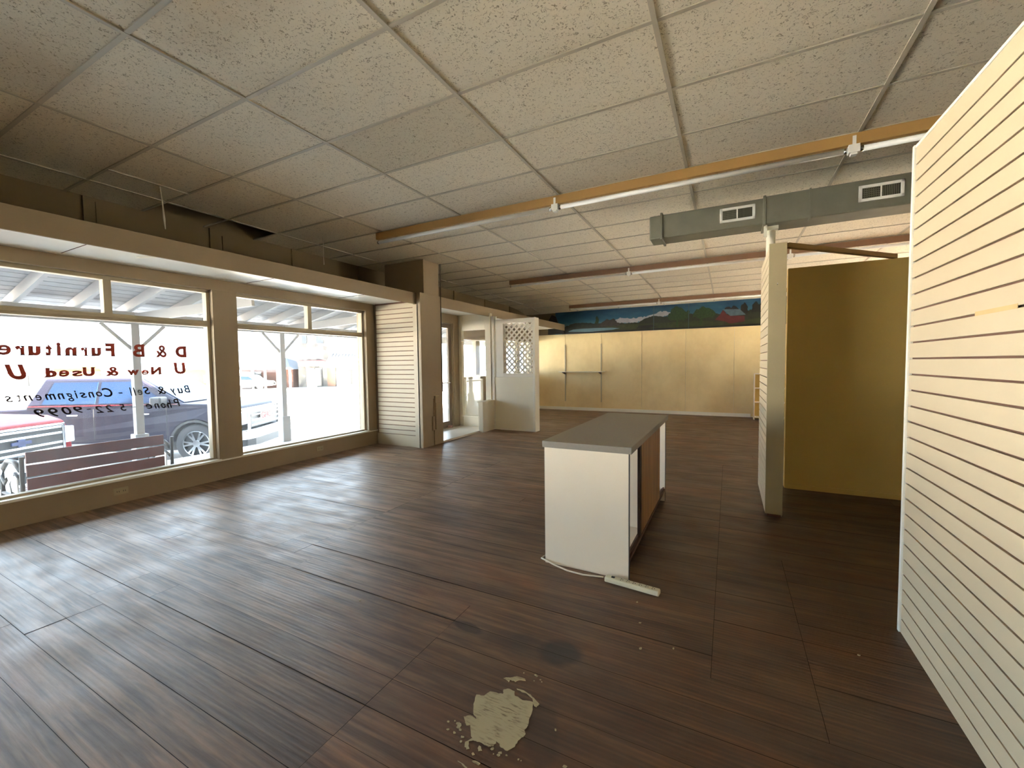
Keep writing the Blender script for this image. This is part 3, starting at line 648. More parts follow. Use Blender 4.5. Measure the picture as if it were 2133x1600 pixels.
bm = B(); box(bm, xb-.035, xb, ya+.018, yb-.018, .10, .125); box(bm, xb-.02, xb-.012, ya+.018, yb-.018, .125, .14); obj('door_track', bm, brownlam, t, bevel=.002)
bm = B(); box(bm, xb-.035, xb, ya+.018, yb-.018, .795, .805); obj('top_track', bm, brownlam, t)
bm = B(); box(bm, xb-.018, xb-.004, 3.06, 3.97, .128, .80); obj('sliding_door', bm, woodm, t, label='brown wood-grain sliding door')
bm = B(); box(bm, xb-.020, xb-.002, 3.0, 3.06, .128, .80); obj('door_edge', bm, mat('dark_door_edge', (52, 30, 22), .5), t)
bm = B(); box(bm, xa+.05, xb-.10, ya+.04, yb-.04, .0, .10); obj('toe_kick', bm, brownlam, t)
# power strip
t = thing('power_strip', 'long beige power strip lying on the floor at the counter corner', 'power strip', (-.50, 2.52, 0))
a, b_ = Vector((-.675, 2.548, .018)), Vector((-.345, 2.515, .018))
bm = B(); bar(bm, a, b_, .048, .032); obj('housing', bm, stripm, t, bevel=.008)
d = (b_-a).normalized()
bm = B()
for k in range(6):
    p = a + d*(.10+.038*k) + Vector((0, 0, .0165)); n = Vector((-d.y, d.x, 0))
    for s in (-.008, .008): bar(bm, p+n*s-d*.004, p+n*s+d*.004, .003, .002)
    bar(bm, p+d*.012-n*.003, p+d*.012+n*.003, .004, .002)
obj('socket', bm, blackp, t)
bm = B(); p = a+d*.05+Vector((0, 0, .017)); bar(bm, p-d*.01, p+d*.01, .016, .006); obj('switch', bm, blackp, t)
bm = B(); pts = [(-1.13, 2.72, .01), (-1.145, 2.66, .012), (-1.14, 2.615, .02), (-1.10, 2.595, .022), (-1.03, 2.572, .015), (-.93, 2.55, .008), (-.82, 2.542, .008), (-.74, 2.556, .01), (-.69, 2.555, .016)]
tube(bm, [(-.95, 2.9, .05)]*0+pts, .0055, 8); obj('power_cord', bm, cordm, t, label='thin pale cord')
# ------------------------------------------------------------------ filler patch
PT = [[(-0.901, 1.296), (-0.882, 1.312), (-0.85, 1.308), (-0.882, 1.335), (-0.9, 1.364), (-0.915, 1.41), (-0.883, 1.419), (-0.872, 1.45), (-0.845, 1.456), (-0.818, 1.462), (-0.827, 1.484), (-0.807, 1.498), (-0.78, 1.496), (-0.769, 1.475), (-0.731, 1.469), (-0.688, 1.48), (-0.675, 1.445), (-0.662, 1.38), (-0.665, 1.348), (-0.653, 1.33), (-0.656, 1.32), (-0.666, 1.298), (-0.665, 1.27), (-0.682, 1.244), (-0.708, 1.246), (-0.728, 1.258), (-0.736, 1.26), (-0.734, 1.241), (-0.758, 1.229), (-0.79, 1.23), (-0.812, 1.225), (-0.835, 1.245), (-0.858, 1.276), (-0.87, 1.267)],
 [(-0.857, 1.54), (-0.834, 1.555), (-0.811, 1.575), (-0.772, 1.578), (-0.765, 1.57), (-0.791, 1.561), (-0.802, 1.545), (-0.827, 1.547), (-0.828, 1.532)],
 [(-0.779, 1.513), (-0.749, 1.517), (-0.714, 1.51), (-0.683, 1.493), (-0.662, 1.482), (-0.667, 1.463), (-0.68, 1.467), (-0.699, 1.496), (-0.731, 1.509), (-0.76, 1.51)],
 [(-0.818, 1.135), (-0.805, 1.134), (-0.775, 1.129), (-0.781, 1.126)],
 [(-0.835, 1.207), (-0.821, 1.231), (-0.813, 1.227), (-0.825, 1.215), (-0.806, 1.191), (-0.815, 1.184), (-0.826, 1.189)],
 [(-0.782, 1.217), (-0.762, 1.205), (-0.773, 1.197), (-0.781, 1.206)], [(-0.905, 1.268), (-0.892, 1.265), (-0.88, 1.244), (-0.899, 1.243)], [(-0.773, 1.157), (-0.743, 1.162), (-0.746, 1.154), (-0.767, 1.155)]]
for k in range(26):
    x, y = random.choice(((-.86, 1.22), (-.82, 1.18), (-.89, 1.25), (-.7, 1.235), (-.75, 1.6), (-.66, 1.26))); x += random.gauss(0, .03); y += random.gauss(0, .015); r = random.uniform(.002, .006)
    PT.append([(x+r*random.uniform(.6, 1.6)*math.cos(a), y+r*random.uniform(.6, 1.3)*math.sin(a)) for a in (0, 1.2, 2.4, 3.6, 4.9)])
def patchmesh(polys, h):
    bm = B()
    for p in polys:
        n = len(p); vs = [bm.verts.new((x, y, h)) for x, y in p]
        es = [bm.edges.new((vs[i], vs[(i+1) % n])) for i in range(n)]
        bmesh.ops.triangle_fill(bm, edges=es, use_beauty=True)
        lo = [bm.verts.new((x, y, -.001)) for x, y in p]
        for i in range(n): bm.faces.new((vs[i], lo[i], lo[(i+1) % n], vs[(i+1) % n]))
    return bm
def rough_poly(p):
    out = []
    for i, a in enumerate(p):
        b_ = p[(i+1) % len(p)]; out.append(a)
        if math.dist(a, b_) > .012:
            for k in (.33, .66): out.append((a[0]+(b_[0]-a[0])*k+random.gauss(0, .0018), a[1]+(b_[1]-a[1])*k+random.gauss(0, .0018)))
    return out
fill_m = bpy.data.materials.new('dried_floor_filler'); fill_m.use_nodes = True; N, L = nodes(fill_m); P = N['Principled BSDF']; P.inputs['Roughness'].default_value = .9
w_ = ramp(N, L, noise(N, L, 1, (22, 130, 1), 4, .6), [(.50, 0.), (.62, 1.)]); w2 = ramp(N, L, noise(N, L, 9, None, 3), [(.42, 0.), (.6, 1.)])
L.new(mix(N, L, mth(N, L, 'MULTIPLY', w_, mth(N, L, 'MULTIPLY', w2, .75)), lin((170, 162, 132)), lin((92, 80, 60))), P.inputs['Base Color'])
tag(obj('filler_patch', patchmesh([rough_poly(p) for p in PT], .0022), fill_m), 'rough patch of dried white filler with flaked edges on the floorboards', 'filler patch')
CR = [(-.45, 2.39), (-.40, 2.2), (-.36, 2.0), (-.48, 1.28), (.55, 2.4), (-1.9, 1.7), (-.22, 2.07), (-.56, 1.40)]
for i, (x, y) in enumerate(CR):
    a = random.uniform(0, 3); s = random.uniform(.004, .007)
    bm = patchmesh([[(x+s*math.cos(a+q)*r, y+s*math.sin(a+q)*r) for q, r in ((0, 1.4), (1, .8), (2, 1), (3.1, 1.2), (4.2, .7), (5.2, .8))]], .003)
    tag(obj('plaster_crumb', bm, fill_m), ['tiny white crumb on the floor just below the power strip', 'white crumb on the floor boards', 'white crumb on the floor boards', 'small white flake right of the filler patch', 'white flake on the floor near the foot of the right slat wall', 'small crumb on the open floor in the left foreground', 'white crumb on the floor boards', 'small flake at the right of the filler patch edge'][i], 'crumb', 'white crumbs on the floor')
# cords from ceiling
for i, (p0, p1, lab) in enumerate((((-4.837, 2.089, 3.1), (-4.80, 2.10, 2.70), 'white cord hanging from the ceiling above the left shop window'), ((-4.80, 3.86, 3.1), (-4.80, 3.87, 2.72), 'thin cord hanging from the ceiling above the right shop window'))):
    bm = B(); a, b_ = Vector(p0), Vector(p1); tube(bm, [a, a.lerp(b_, .4)+Vector((.006, 0, 0)), a.lerp(b_, .75)+Vector((-.004, .003, 0)), b_], [.005, .006, .009, .004] if i == 0 else [.003]*4, 8)
    tag(obj('hanging_cord', bm, cordm), lab, 'cord')
# ------------------------------------------------------------------ window lettering (seen from behind)
T = {}
T['l1'] = [('D', 2.599, 2.49, 1.491, 1.622), ('&', 2.406, 2.302, 1.49, 1.626), ('B', 2.206, 2.105, 1.494, 1.629), ('F', 1.958, 1.886, 1.496, 1.631), ('u', 1.852, 1.78, 1.498, 1.584), ('r', 1.749, 1.702, 1.5, 1.584), ('n', 1.674, 1.595, 1.5, 1.584), ('i', 1.567, 1.538, 1.5, 1.625), ('t', 1.508, 1.466, 1.501, 1.61), ('u', 1.435, 1.358, 1.5, 1.587), ('r', 1.335, 1.278, 1.501, 1.587), ('e', 1.257, 1.176, 1.503, 1.593)]
T['l2'] = [('N', 2.348, 2.252, 1.3, 1.389), ('e', 2.235, 2.172, 1.302, 1.356), ('w', 2.149, 2.05, 1.301, 1.357), ('&', 1.978, 1.877, 1.298, 1.392), ('U', 1.795, 1.709, 1.3, 1.39), ('s', 1.704, 1.632, 1.301, 1.358), ('e', 1.613, 1.544, 1.301, 1.365), ('d', 1.529, 1.457, 1.299, 1.389)]
T['u1'] = [('U', 2.582, 2.466, 1.299, 1.433)]
T['u2'] = [('U', 1.336, 1.211, 1.285, 1.421)]
T['l3'] = [('B', 2.621, 2.557, 1.083, 1.169), ('u', 2.545, 2.488, 1.078, 1.139), ('y', 2.479, 2.418, 1.057, 1.138), ('&', 2.381, 2.301, 1.083, 1.168), ('S', 2.236, 2.174, 1.09, 1.171), ('e', 2.169, 2.126, 1.086, 1.143), ('l', 2.115, 2.087, 1.083, 1.17), ('l', 2.081, 2.057, 1.081, 1.172), ('-', 2.002, 1.968, 1.113, 1.124), ('C', 1.921, 1.838, 1.085, 1.178), ('o', 1.842, 1.793, 1.095, 1.144), ('n', 1.785, 1.737, 1.088, 1.145), ('s', 1.729, 1.675, 1.09, 1.143), ('i', 1.664, 1.638, 1.089, 1.165), ('g', 1.637, 1.581, 1.063, 1.142), ('n', 1.574, 1.524, 1.089, 1.146), ('m', 1.516, 1.443, 1.089, 1.145), ('e', 1.422, 1.382, 1.089, 1.141), ('n', 1.368, 1.309, 1.09, 1.145), ('t', 1.293, 1.268, 1.087, 1.159), ('s', 1.248, 1.199, 1.087, 1.144)]
T['l4'] = [('P', 2.511, 2.446, 0.932, 1.02), ('h', 2.43, 2.383, 0.921, 1.014), ('o', 2.369, 2.328, 0.924, 0.983), ('n', 2.315, 2.267, 0.927, 0.984), ('e', 2.248, 2.19, 0.93, 0.983), ('-', 2.104, 2.078, 0.958, 0.966), ('5', 2.025, 1.968, 0.931, 1.003), ('2', 1.926, 1.862, 0.929, 1.002), ('2', 1.85, 1.784, 0.929, 1.003), ('-', 1.753, 1.72, 0.971, 0.978), ('9', 1.692, 1.624, 0.944, 1.012), ('0', 1.612, 1.543, 0.94, 1.014), ('9', 1.524, 1.454, 0.927, 1.013), ('9', 1.433, 1.365, 0.933, 1.012)]
def lettering(key, shear, offs, m, lab, serif=False, name='window_lettering'):
    q0 = T[key][0]; root = thing(name, lab, 'lettering', (-5.611, q0[1], q0[3]), 0, 'painted lettering on the left shop window') if len(T[key]) > 1 else None
    for ch, ys, ye, z0, z1 in T[key]:
        bm = B()
        vs, fs = textmesh(ch, 1, shear, offs*{'&': .5, 'e': .5, 's': .55, 'a': .4, 'g': .5, 'B': .6, 'D': 1.3, 'N': 1.1, 'w': .8}.get(ch, 1.))
        ax, bx_ = min(v.x for v in vs), max(v.x for v in vs); az, bz = min(v.y for v in vs), max(v.y for v in vs)
        n = [bm.verts.new((-5.611, ys+(v.x-ax)/(bx_-ax)*(ye-ys), z0+(v.y-az)/max(1e-6, bz-az)*(z1-z0))) for v in vs]
        for f in fs:
            try: bm.faces.new([n[i] for i in f])
            except ValueError: pass
        if serif and ch in 'DBFurnitNUd':
            w = abs(ye-ys); h = .009
            feet = {'D': [.12], 'B': [.12], 'F': [.12], 'u': [.85], 'r': [.2], 'n': [.15, .85], 'i': [.5], 't': [.6], 'N': [.12], 'U': [], 'd': [.9]}[ch]
            for p in feet:
                yc = ys-p*w; vsx = [bm.verts.new((-5.611, yy, zz)) for yy, zz in ((yc+.02, z0), (yc-.02, z0), (yc-.012, z0+h), (yc+.012, z0+h))]; bm.faces.new(vsx)
            tops = {'D': [.12], 'B': [.12], 'F': [.12, .9], 'u': [.12, .82], 'r': [.2], 'n': [.1], 'N': [.12, .9], 'U': [.12, .9], 'd': [.8], 'i': [], 't': []}[ch]
            for p in tops:
                yc = ys-p*w; vsx = [bm.verts.new((-5.611, yy, zz)) for yy, zz in ((yc+.018, z1), (yc-.012, z1), (yc-.008, z1-h), (yc+.012, z1-h))]; bm.faces.new(vsx)
        r = bmesh.ops.extrude_face_region(bm, geom=bm.faces[:]); bmesh.ops.translate(bm, verts=[e for e in r['geom'] if isinstance(e, bmesh.types.BMVert)], vec=(-.0009, 0, 0))
        if root: obj('letter', bm, m, root)
        else: tag(obj(name, bm, m), lab, 'lettering')
lettering('l1', 0, .05, letterm, 'top line of red-brown painted lettering on the left shop window, mirrored from inside', True)
lettering('l2', 0, .06, letterm, 'second line of red-brown painted words on the left shop window, above the truck', True)
lettering('l3', .3, .02, letterg, 'slanted grey script line on the left shop window, across the dark truck', False)
lettering('l4', .3, .015, letterg, 'lowest painted line with the phone number on the left shop window', False)
lettering('u1', .08, .05, letterm, 'brown painted horseshoe shape at the right end of the second line', False, 'painted_horseshoe')
lettering('u2', .25, .05, letterm, 'brown painted horseshoe shape at the left end of the second line', False, 'painted_horseshoe')
# ------------------------------------------------------------------ outdoors: ground and porch
bm = B(); box(bm, -8.12, -5.72, -14, 20, -.8, -.13); tag(obj('sidewalk', bm, concrete), 'raised grey sidewalk under the porch outside the shop windows', 'sidewalk', kind='structure')
bm = B(); gx = [(-8.12, -.67), (-14, -.72), (-60, -1.42), (-160, -1.6)]
for (xa, za), (xb, zb) in zip(gx, gx[1:]):
    v = [bm.verts.new(p) for p in ((xa, -80, za), (xb, -80, zb), (xb, 160, zb), (xa, 160, za))]; bm.faces.new(v)
tag(obj('street', bm, asphalt), 'wide pale street and parking area beyond the porch', 'street', kind='structure')
def gzx(x):
    for (xa, za), (xb, zb) in zip(gx, gx[1:]):
        if x >= xb: return za+(zb-za)*(x-xa)/(xb-xa)
    return -1.6
bm = B()
for k in range(7):
    y0 = 1.5+k*2.9; 
    p = [(-9.2, y0), (-9.2, y0+.12), (-14., y0+2.6), (-14., y0+2.48)]
    vs = [bm.verts.new((x, y, gzx(x)+.006)) for x, y in p]; bm.faces.new(vs)
tag(obj('parking_lines', bm, linem), 'white slanted parking bay lines painted on the street', 'road marking', kind='structure')
# porch roof
def pz(x): return 2.19 + (x+7.95)*(2.62-2.19)/(7.95-5.95)
bm = B(); n = 16
for i in range(n):
    xa = -8.35 + i*.15; xb = xa+.138
    v = [bm.verts.new((x, y, pz(x)+.16+dz)) for dz in (0, .02) for x, y in ((xa, -12), (xb, -12), (xb, 19), (xa, 19))]
    for q in ((0, 1, 2, 3), (7, 6, 5, 4), (0, 4, 5, 1), (1, 5, 6, 2), (2, 6, 7, 3), (3, 7, 4, 0)): bm.faces.new([v[i_] for i_ in q])
t = thing('porch_roof', 'white board porch roof outside the shop windows with exposed rafters', 'porch roof', (-7, 3, -.13))
obj('roof_boards', bm, porchb, t)
bm = B(); box(bm, -8.38, -5.95, -12, 19, 0, .012)
for v in bm.verts: v.co.z += pz(v.co.x)+.19
obj('roof_sheet', bm, galv, t)
k = -6
y = 1.83-.56*22
while y < 18:
    bm = B(); bar(bm, (-8.3, y, pz(-8.3)+.08), (-5.95, y, pz(-5.95)+.08), .05, .14); obj('rafter', bm, porchw, t); y += .56
bm = B(); box(bm, -8.0, -7.9, -12, 19, 2.03, 2.215); obj('beam', bm, porchw, t)
bm = B(); bar(bm, (-7.95, 3.02, 2.12), (-5.95, 3.6, 2.3), .05, .14); obj('cross_beam', bm, porchw, t); bm = B(); bar(bm, (-7.95, 5.4, 2.12), (-5.95, 6.0, 2.3), .05, .14); obj('cross_beam', bm, porchw, t)
def post(y, lab):
    t = thing('porch_post', lab, 'post', (-7.95, y, -.13), 0, 'white porch posts')
    bm = B(); box(bm, -8.0, -7.9, y-.05, y+.05, -.13, 2.03); obj('shaft', bm, porchw, t, bevel=.006)
    bm = B(); box(bm, -8.03, -7.86, y-.085, y+.085, -.13, .38); obj('post_base', bm, porchw, t, bevel=.012)
    for s in (-1, 1):
        bm = B(); bar(bm, (-7.95, y+s*.04, 1.66), (-7.95, y+s*.38, 2.03), .04, .045); obj('brace', bm, porchw, t)
post(3.01, 'white porch post seen through the left shop window, in front of the dark truck')
post(5.34, 'white porch post seen through the right shop window')
post(.6, 'white porch post left of the red truck, out past the bench'); post(7.75, 'white porch post outside beyond the entrance'); post(10.1, 'farthest white porch post beyond the entrance')
# bench
t = thing('park_bench', 'weathered wooden slat bench on the sidewalk under the left window, facing the street', 'bench', (-6.3, 1.95, -.13))
for i, z in enumerate((.455, .325, .195)):
    bm = B(); xx = -6.05+i*-.0; v = box(bm, xx-.025-.02*i*0, xx, 1.40, 2.52, z-.0, z+.115); obj('back_slat', bm, benchwood, t, bevel=.005)
for k in range(4):
    bm = B(); box(bm, -6.60+k*.12, -6.50+k*.12, 1.40, 2.52, .12, .145); obj('seat_slat', bm, benchwood, t, bevel=.005)
for y in (1.36, 2.58):
    bm = B(); tube(bm, [(-6.04, y, -.12), (-6.02, y, .2), (-6.0, y, .54)], .018); tube(bm, [(-6.03, y, .40), (-6.2, y, .47), (-6.42, y, .46), (-6.55, y, .38), (-6.58, y, .28), (-6.5, y, .22), (-6.42, y, .28)], .022); tube(bm, [(-6.58, y, .30), (-6.60, y, .12), (-6.64, y, -.12)], .018); tube(bm, [(-6.04, y, .12), (-6.6, y, .12)], .016); tube(bm, [(-6.05, y, .3), (-6.2, y, .36), (-6.35, y, .24), (-6.3, y, .14)], .014)
    obj('arm_frame', bm, castiron, t, label='scrolled iron end frame')
    bm = B(); box(bm, -6.5, -6.15, y-.006, y+.006, .16, .33); obj('end_plate', bm, ironwhite, t, bevel=.004)
# ------------------------------------------------------------------ vehicles
def S(a, t_): return (a*math.cos(YAW)-t_*math.sin(YAW), a*math.sin(YAW)+t_*math.cos(YAW))
def wheel(par, x, y, r, w, flip):
    bm = B(); seg = 36
    prof = [(r*.62, 0), (r*.66, -.01), (r*.9, -.02), (r*.98, .02), (r, w*.3), (r, w*.7), (r*.9, w), (r*.6, w)]
    rings = [[bm.verts.new((x+rr*math.cos(2*PI*k/seg), y+yy, r+rr*math.sin(2*PI*k/seg))) for k in range(seg)] for rr, yy in prof]
    for a, b_ in zip(rings, rings[1:]):
        for k in range(seg): bm.faces.new((a[k], a[(k+1) % seg], b_[(k+1) % seg], b_[k])).smooth = True
    wh = obj('tyre', bm, tirem, par, local=True)
    bm = B(); y0 = y+.0
    tube(bm, [(x, y0+.06, r), (x, y0+.10, r)], r*.6, 30)
    obj('wheel_well_disc', bm, blackp, wh, local=True)
    bm = B()
    for k in range(6):
        a = 2*PI*k/6
        for da in (-.17, .17):
            p0 = Vector((x+r*.12*math.cos(a), y0+.015, r+r*.12*math.sin(a))); p1 = Vector((x+r*.6*math.cos(a+da), y0+.01, r+r*.6*math.sin(a+da))); bar(bm, p0, p1, r*.09, .04, up=(0, 1, 0))
    tube(bm, [(x, y0-.01, r), (x, y0+.05, r)], r*.17, 20)
    seg = 36
    R1 = [[bm.verts.new((x+rr*math.cos(2*PI*k/seg), y0+yy, r+rr*math.sin(2*PI*k/seg))) for k in range(seg)] for rr, yy in ((r*.58, .03), (r*.6, -.005), (r*.65, -.005), (r*.65, .05))]
    for a, b_ in zip(R1, R1[1:]):
        for k in range(seg): bm.faces.new((a[k], a[(k+1) % seg], b_[(k+1) % seg], b_[k]))
    obj('rim', bm, chrome, wh, local=True)
def truck(name, lab, paint, a0, t0, zg, rot, brand, style):
    x, y = S(a0, t0); t = thing(name, lab, 'truck', (x, y, zg), YAW+rot)
    Wd = 2.0; r = .43
    # lower body with arches
    def arch(cx, n=9, rr=.52): return [(cx+rr*math.cos(a), .43+rr*math.sin(a)) for a in [PI-PI*k/(n-1) for k in range(n)]]
    prof = [(-4.85, .55), (-4.9, .8), (-4.88, 1.22), (-3.32, 1.24), (-3.3, 1.30), (-.30, 1.30), (.55, 1.27), (.84, 1.18), (.93, .95), (.95, .62), (.90, .52)]
    under = [(.53, .45)] + arch(0)[::-1][1:-1] + [(-.53, .45), (-3.1, .45)] + arch(-3.645)[::-1][1:-1] + [(-4.19, .50)]
    bm = B(); prism(bm, prof+under, 'y', 0, Wd)
    for v in bm.verts:      # tumble-home and rounded nose
        f = abs(v.co.y-1.0)
        if v.co.x > .5: v.co.x -= .14*(1 if f > .9 else 0)*(v.co.x-.2)/.7
        if v.co.z > 1.1: v.co.y = 1+(v.co.y-1)*.95
    body = obj('body', bm, paint, t, local=True, bevel=.045)
    # greenhouse
    bm = B()
    low = [(-3.36, 1.28), (-.26, 1.28)]; hi = [(-3.08, 1.86), (-1.22, 1.86)]; mid = [(-2.9, 1.90), (-1.45, 1.90)]
    L3 = [(low, .09), (hi, .24), (mid, .34)]; rings = []
    for (p0, p1), ins in L3:
        z = p0[1]; rings.append([bm.verts.new(q) for q in ((p0[0], ins, z), (p1[0], ins, z), (p1[0], Wd-ins, z), (p0[0], Wd-ins, z))])
    for a, b_ in zip(rings, rings[1:]):
        for k in range(4): bm.faces.new((a[k], a[(k+1) % 4], b_[(k+1) % 4], b_[k]))
    bm.faces.new(rings[-1]); bm.faces.new(rings[0][::-1])
    obj('cab', bm, paint, t, local=True, bevel=.04)
    def yin(z): return .09+(z-1.28)/.58*.15-.006
    def glz(nm, pts, far=False):
        bm = B(); vs = [bm.verts.new((px, (Wd-yin(pz_)) if far else yin(pz_), pz_)) for px, pz_ in pts]; bm.faces.new(vs)
        r_ = bmesh.ops.extrude_face_region(bm, geom=bm.faces[:]); bmesh.ops.translate(bm, verts=[e for e in r_['geom'] if isinstance(e, bmesh.types.BMVert)], vec=(0, .012 if not far else -.012, 0)); obj(nm, bm, carglass, t, local=True)
    for far in (False, True):
        glz('side_window', [(-3.05, 1.33), (-2.02, 1.33), (-2.02, 1.78), (-2.88, 1.78)], far); glz('side_window', [(-1.95, 1.33), (-.62, 1.33), (-1.28, 1.78), (-1.95, 1.78)], far)
    bm = B(); vs = [bm.verts.new(q) for q in ((-.31, .18, 1.315), (-1.19, .30, 1.83), (-1.19, Wd-.30, 1.83), (-.31, Wd-.18, 1.315))]; bm.faces.new(vs)
    r_ = bmesh.ops.extrude_face_region(bm, geom=bm.faces[:]); bmesh.ops.translate(bm, verts=[e for e in r_['geom'] if isinstance(e, bmesh.types.BMVert)], vec=(.012, 0, .01)); obj('windshield', bm, carglass, t, local=True)
    bm = B()
    for xx in (-.55, -1.98, -3.0): box(bm, xx-.004, xx+.004, -.002, .004, .55, 1.22)
    box(bm, -3.0, -.55, -.002, .004, .548, .556); obj('door_gap', bm, blackp, t, local=True)
    bm = B(); box(bm, -3.3, -.35, .0, .10, 1.285, 1.30)
    for v in bm.verts: v.co.y += .03
    obj('window_trim', bm, chrome, t, local=True)
    for xx in (-.85, -2.25):
        bm = B(); box(bm, xx-.22, xx-.02, -.03, 0., 1.08, 1.11); obj('door_handle', bm, chrome, t, local=True, bevel=.008)
    bm = B(); box(bm, -.74, -.52, -.20, .02, 1.28, 1.46); obj('mirror', bm, blackp, t, local=True, bevel=.03)
    bm = B(); box(bm, -3.05, -.6, -.015, .03, .45, .50); obj('side_moulding', bm, chrome, t, local=True)
    bm = B(); box(bm, -4.6, .6, .15, Wd-.15, .28, .46); obj('chassis', bm, blackp, t, local=True)
    for cx in (0, -3.645):
        pts = arch(cx, 13, .515); pin = arch(cx, 13, .47)
        for side in (-.012, Wd-.03):
            bm = B()
            for i in range(12):
                v = [bm.verts.new((p[0], side+dy, p[1])) for dy in (0, .045) for p in (pts[i], pts[i+1], pin[i+1], pin[i])]
                for q in ((0, 1, 2, 3), (7, 6, 5, 4), (0, 4, 5, 1), (2, 6, 7, 3)): bm.faces.new([v[k] for k in q])
            obj('wheel_arch', bm, blackp, t, local=True)
    for cx in (0, -3.645): wheel(t, cx, .04, r, .26, 0)
    # front: grille, lamps, bumper
    fx = .90
    bm = B(); box(bm, fx-.12, fx+.055, .32, Wd-.32, .70, 1.14); gr_ = obj('grille', bm, blackp, t, local=True, bevel=.02)
    bm = B()
    for z in ((.76, .87, .98, 1.09) if style == 0 else (.75, .84, 1.0, 1.10)): box(bm, fx+.04, fx+.085, .36, Wd-.36, z-.018, z+.018)
    box(bm, fx+.02, fx+.075, .30, .34, .68, 1.15); box(bm, fx+.02, fx+.075, Wd-.34, Wd-.30, .68, 1.15); box(bm, fx+.02, fx+.075, .30, Wd-.30, 1.13, 1.16)
    obj('grille_bar', bm, chrome, gr_, local=True, bevel=.006)
    if brand:
        vs, fs = textmesh(brand, .2, 0, .012); w = max(v.x for v in vs)
        bm = B(); box(bm, fx+.08, fx+.095, 1-.26, 1+.26, .87, 1.01); obj('badge_plate', bm, chrome, gr_, local=True)
        bm = B(); n = [bm.verts.new((fx+.098, 1+v.x-w/2, .87+v.y*.95)) for v in vs]
        for f in fs: bm.faces.new([n[i] for i in f])
        obj('badge_letters', bm, redsign, gr_, local=True)
    else:
        bm = B(); box(bm, fx+.08, fx+.10, .86, 1.14, .90, .95); box(bm, fx+.08, fx+.10, .95, 1.05, .87, .98); obj('badge', bm, mat('dark_blue_badge', (40, 50, 90), .4), gr_, local=True)
    for y0 in (.09, Wd-.31):
        bm = B(); box(bm, fx-.18, fx+.03, y0, y0+.22, .80, 1.08); obj('headlamp', bm, headl, t, local=True, bevel=.02)
    bm = B(); prism(bm, [(fx-.25, .03), (fx+.10, .14), (fx+.17, .4), (fx+.17, Wd-.4), (fx+.10, Wd-.14), (fx-.25, Wd-.03), (fx-.25, Wd-.3), (fx-.25, .3)], 'z', .46, .68); obj('bumper', bm, chrome, t, local=True, bevel=.03)
    bm = B(); prism(bm, [(fx-.25, .08), (fx+.06, .2), (fx+.12, .45), (fx+.12, Wd-.45), (fx+.06, Wd-.2), (fx-.25, Wd-.08)], 'z', .28, .47); obj('air_dam', bm, blackp, t, local=True, bevel=.02)
    bm = B(); box(bm, fx+.17, fx+.18, .84, 1.16, .48, .62); obj('plate_holder', bm, headl, t, local=True)
    for y0 in (.35, 1.53):
        bm = B(); tube(bm, [(fx+.12, y0+.06, .56), (fx+.185, y0+.06, .56)], .05, 14); obj('fog_lamp', bm, headl, t, local=True)
    return t
truck('pickup_truck', 'dark blue-grey pickup truck parked nose to the right beyond the left shop window', paint_dark, -6.80, 8.9, -.69, math.radians(5), 'GMC', 0)
truck('pickup_truck', 'bright red pickup truck nosing in at the left edge of the left shop window', paint_red, -8.62, 5.45, -.70, math.radians(3), None, 1)
def suv(lab, paint, a0, t0, zg, rot, name='suv'):
    x, y = S(a0, t0); t = thing(name, lab, 'car', (x, y, zg), YAW+rot)
    prof = [(-4.8, .4), (-4.85, .9), (-4.75, 1.05), (-.0-1.2, 1.05), (-.2, .95), (0, .75), (0, .4)]
    bm = B(); prism(bm, prof, 'y', 0, 1.9); obj('body', bm, paint, t, local=True, bevel=.06)
    bm = B(); prism(bm, [(-4.7, 1.0), (-4.45, 1.62), (-4.2, 1.72), (-2.2, 1.70), (-1.85, 1.6), (-1.15, 1.0)], 'y', .12, 1.78); obj('cab', bm, paint, t, local=True, bevel=.05)
    bm = B(); prism(bm, [(-4.5, 1.10), (-4.3, 1.55), (-3.2, 1.57), (-3.2, 1.10)], 'y', .10, .13); obj('side_window', bm, carglass, t, local=True)
    bm = B(); prism(bm, [(-3.1, 1.10), (-3.1, 1.57), (-2.2, 1.55), (-1.6, 1.10)], 'y', .10, .13); obj('side_window', bm, carglass, t, local=True)
    for cx in (-.9, -3.8): wheel(t, cx, -.01, .38, .24, 0)
    bm = B(); box(bm, -.02, .03, .2, 1.7, .5, .75); obj('grille', bm, blackp, t, local=True)
suv('white sport utility car parked across the street, seen through the right shop window', paint_white, -28.7, 49., -1.24, 0)
# ------------------------------------------------------------------ far buildings (frame: a along the view's right, t away)
def SB(name, lab, a, t_, zg=-1.4): return thing(name, lab, 'building', (*S(a, t_), zg), YAW)
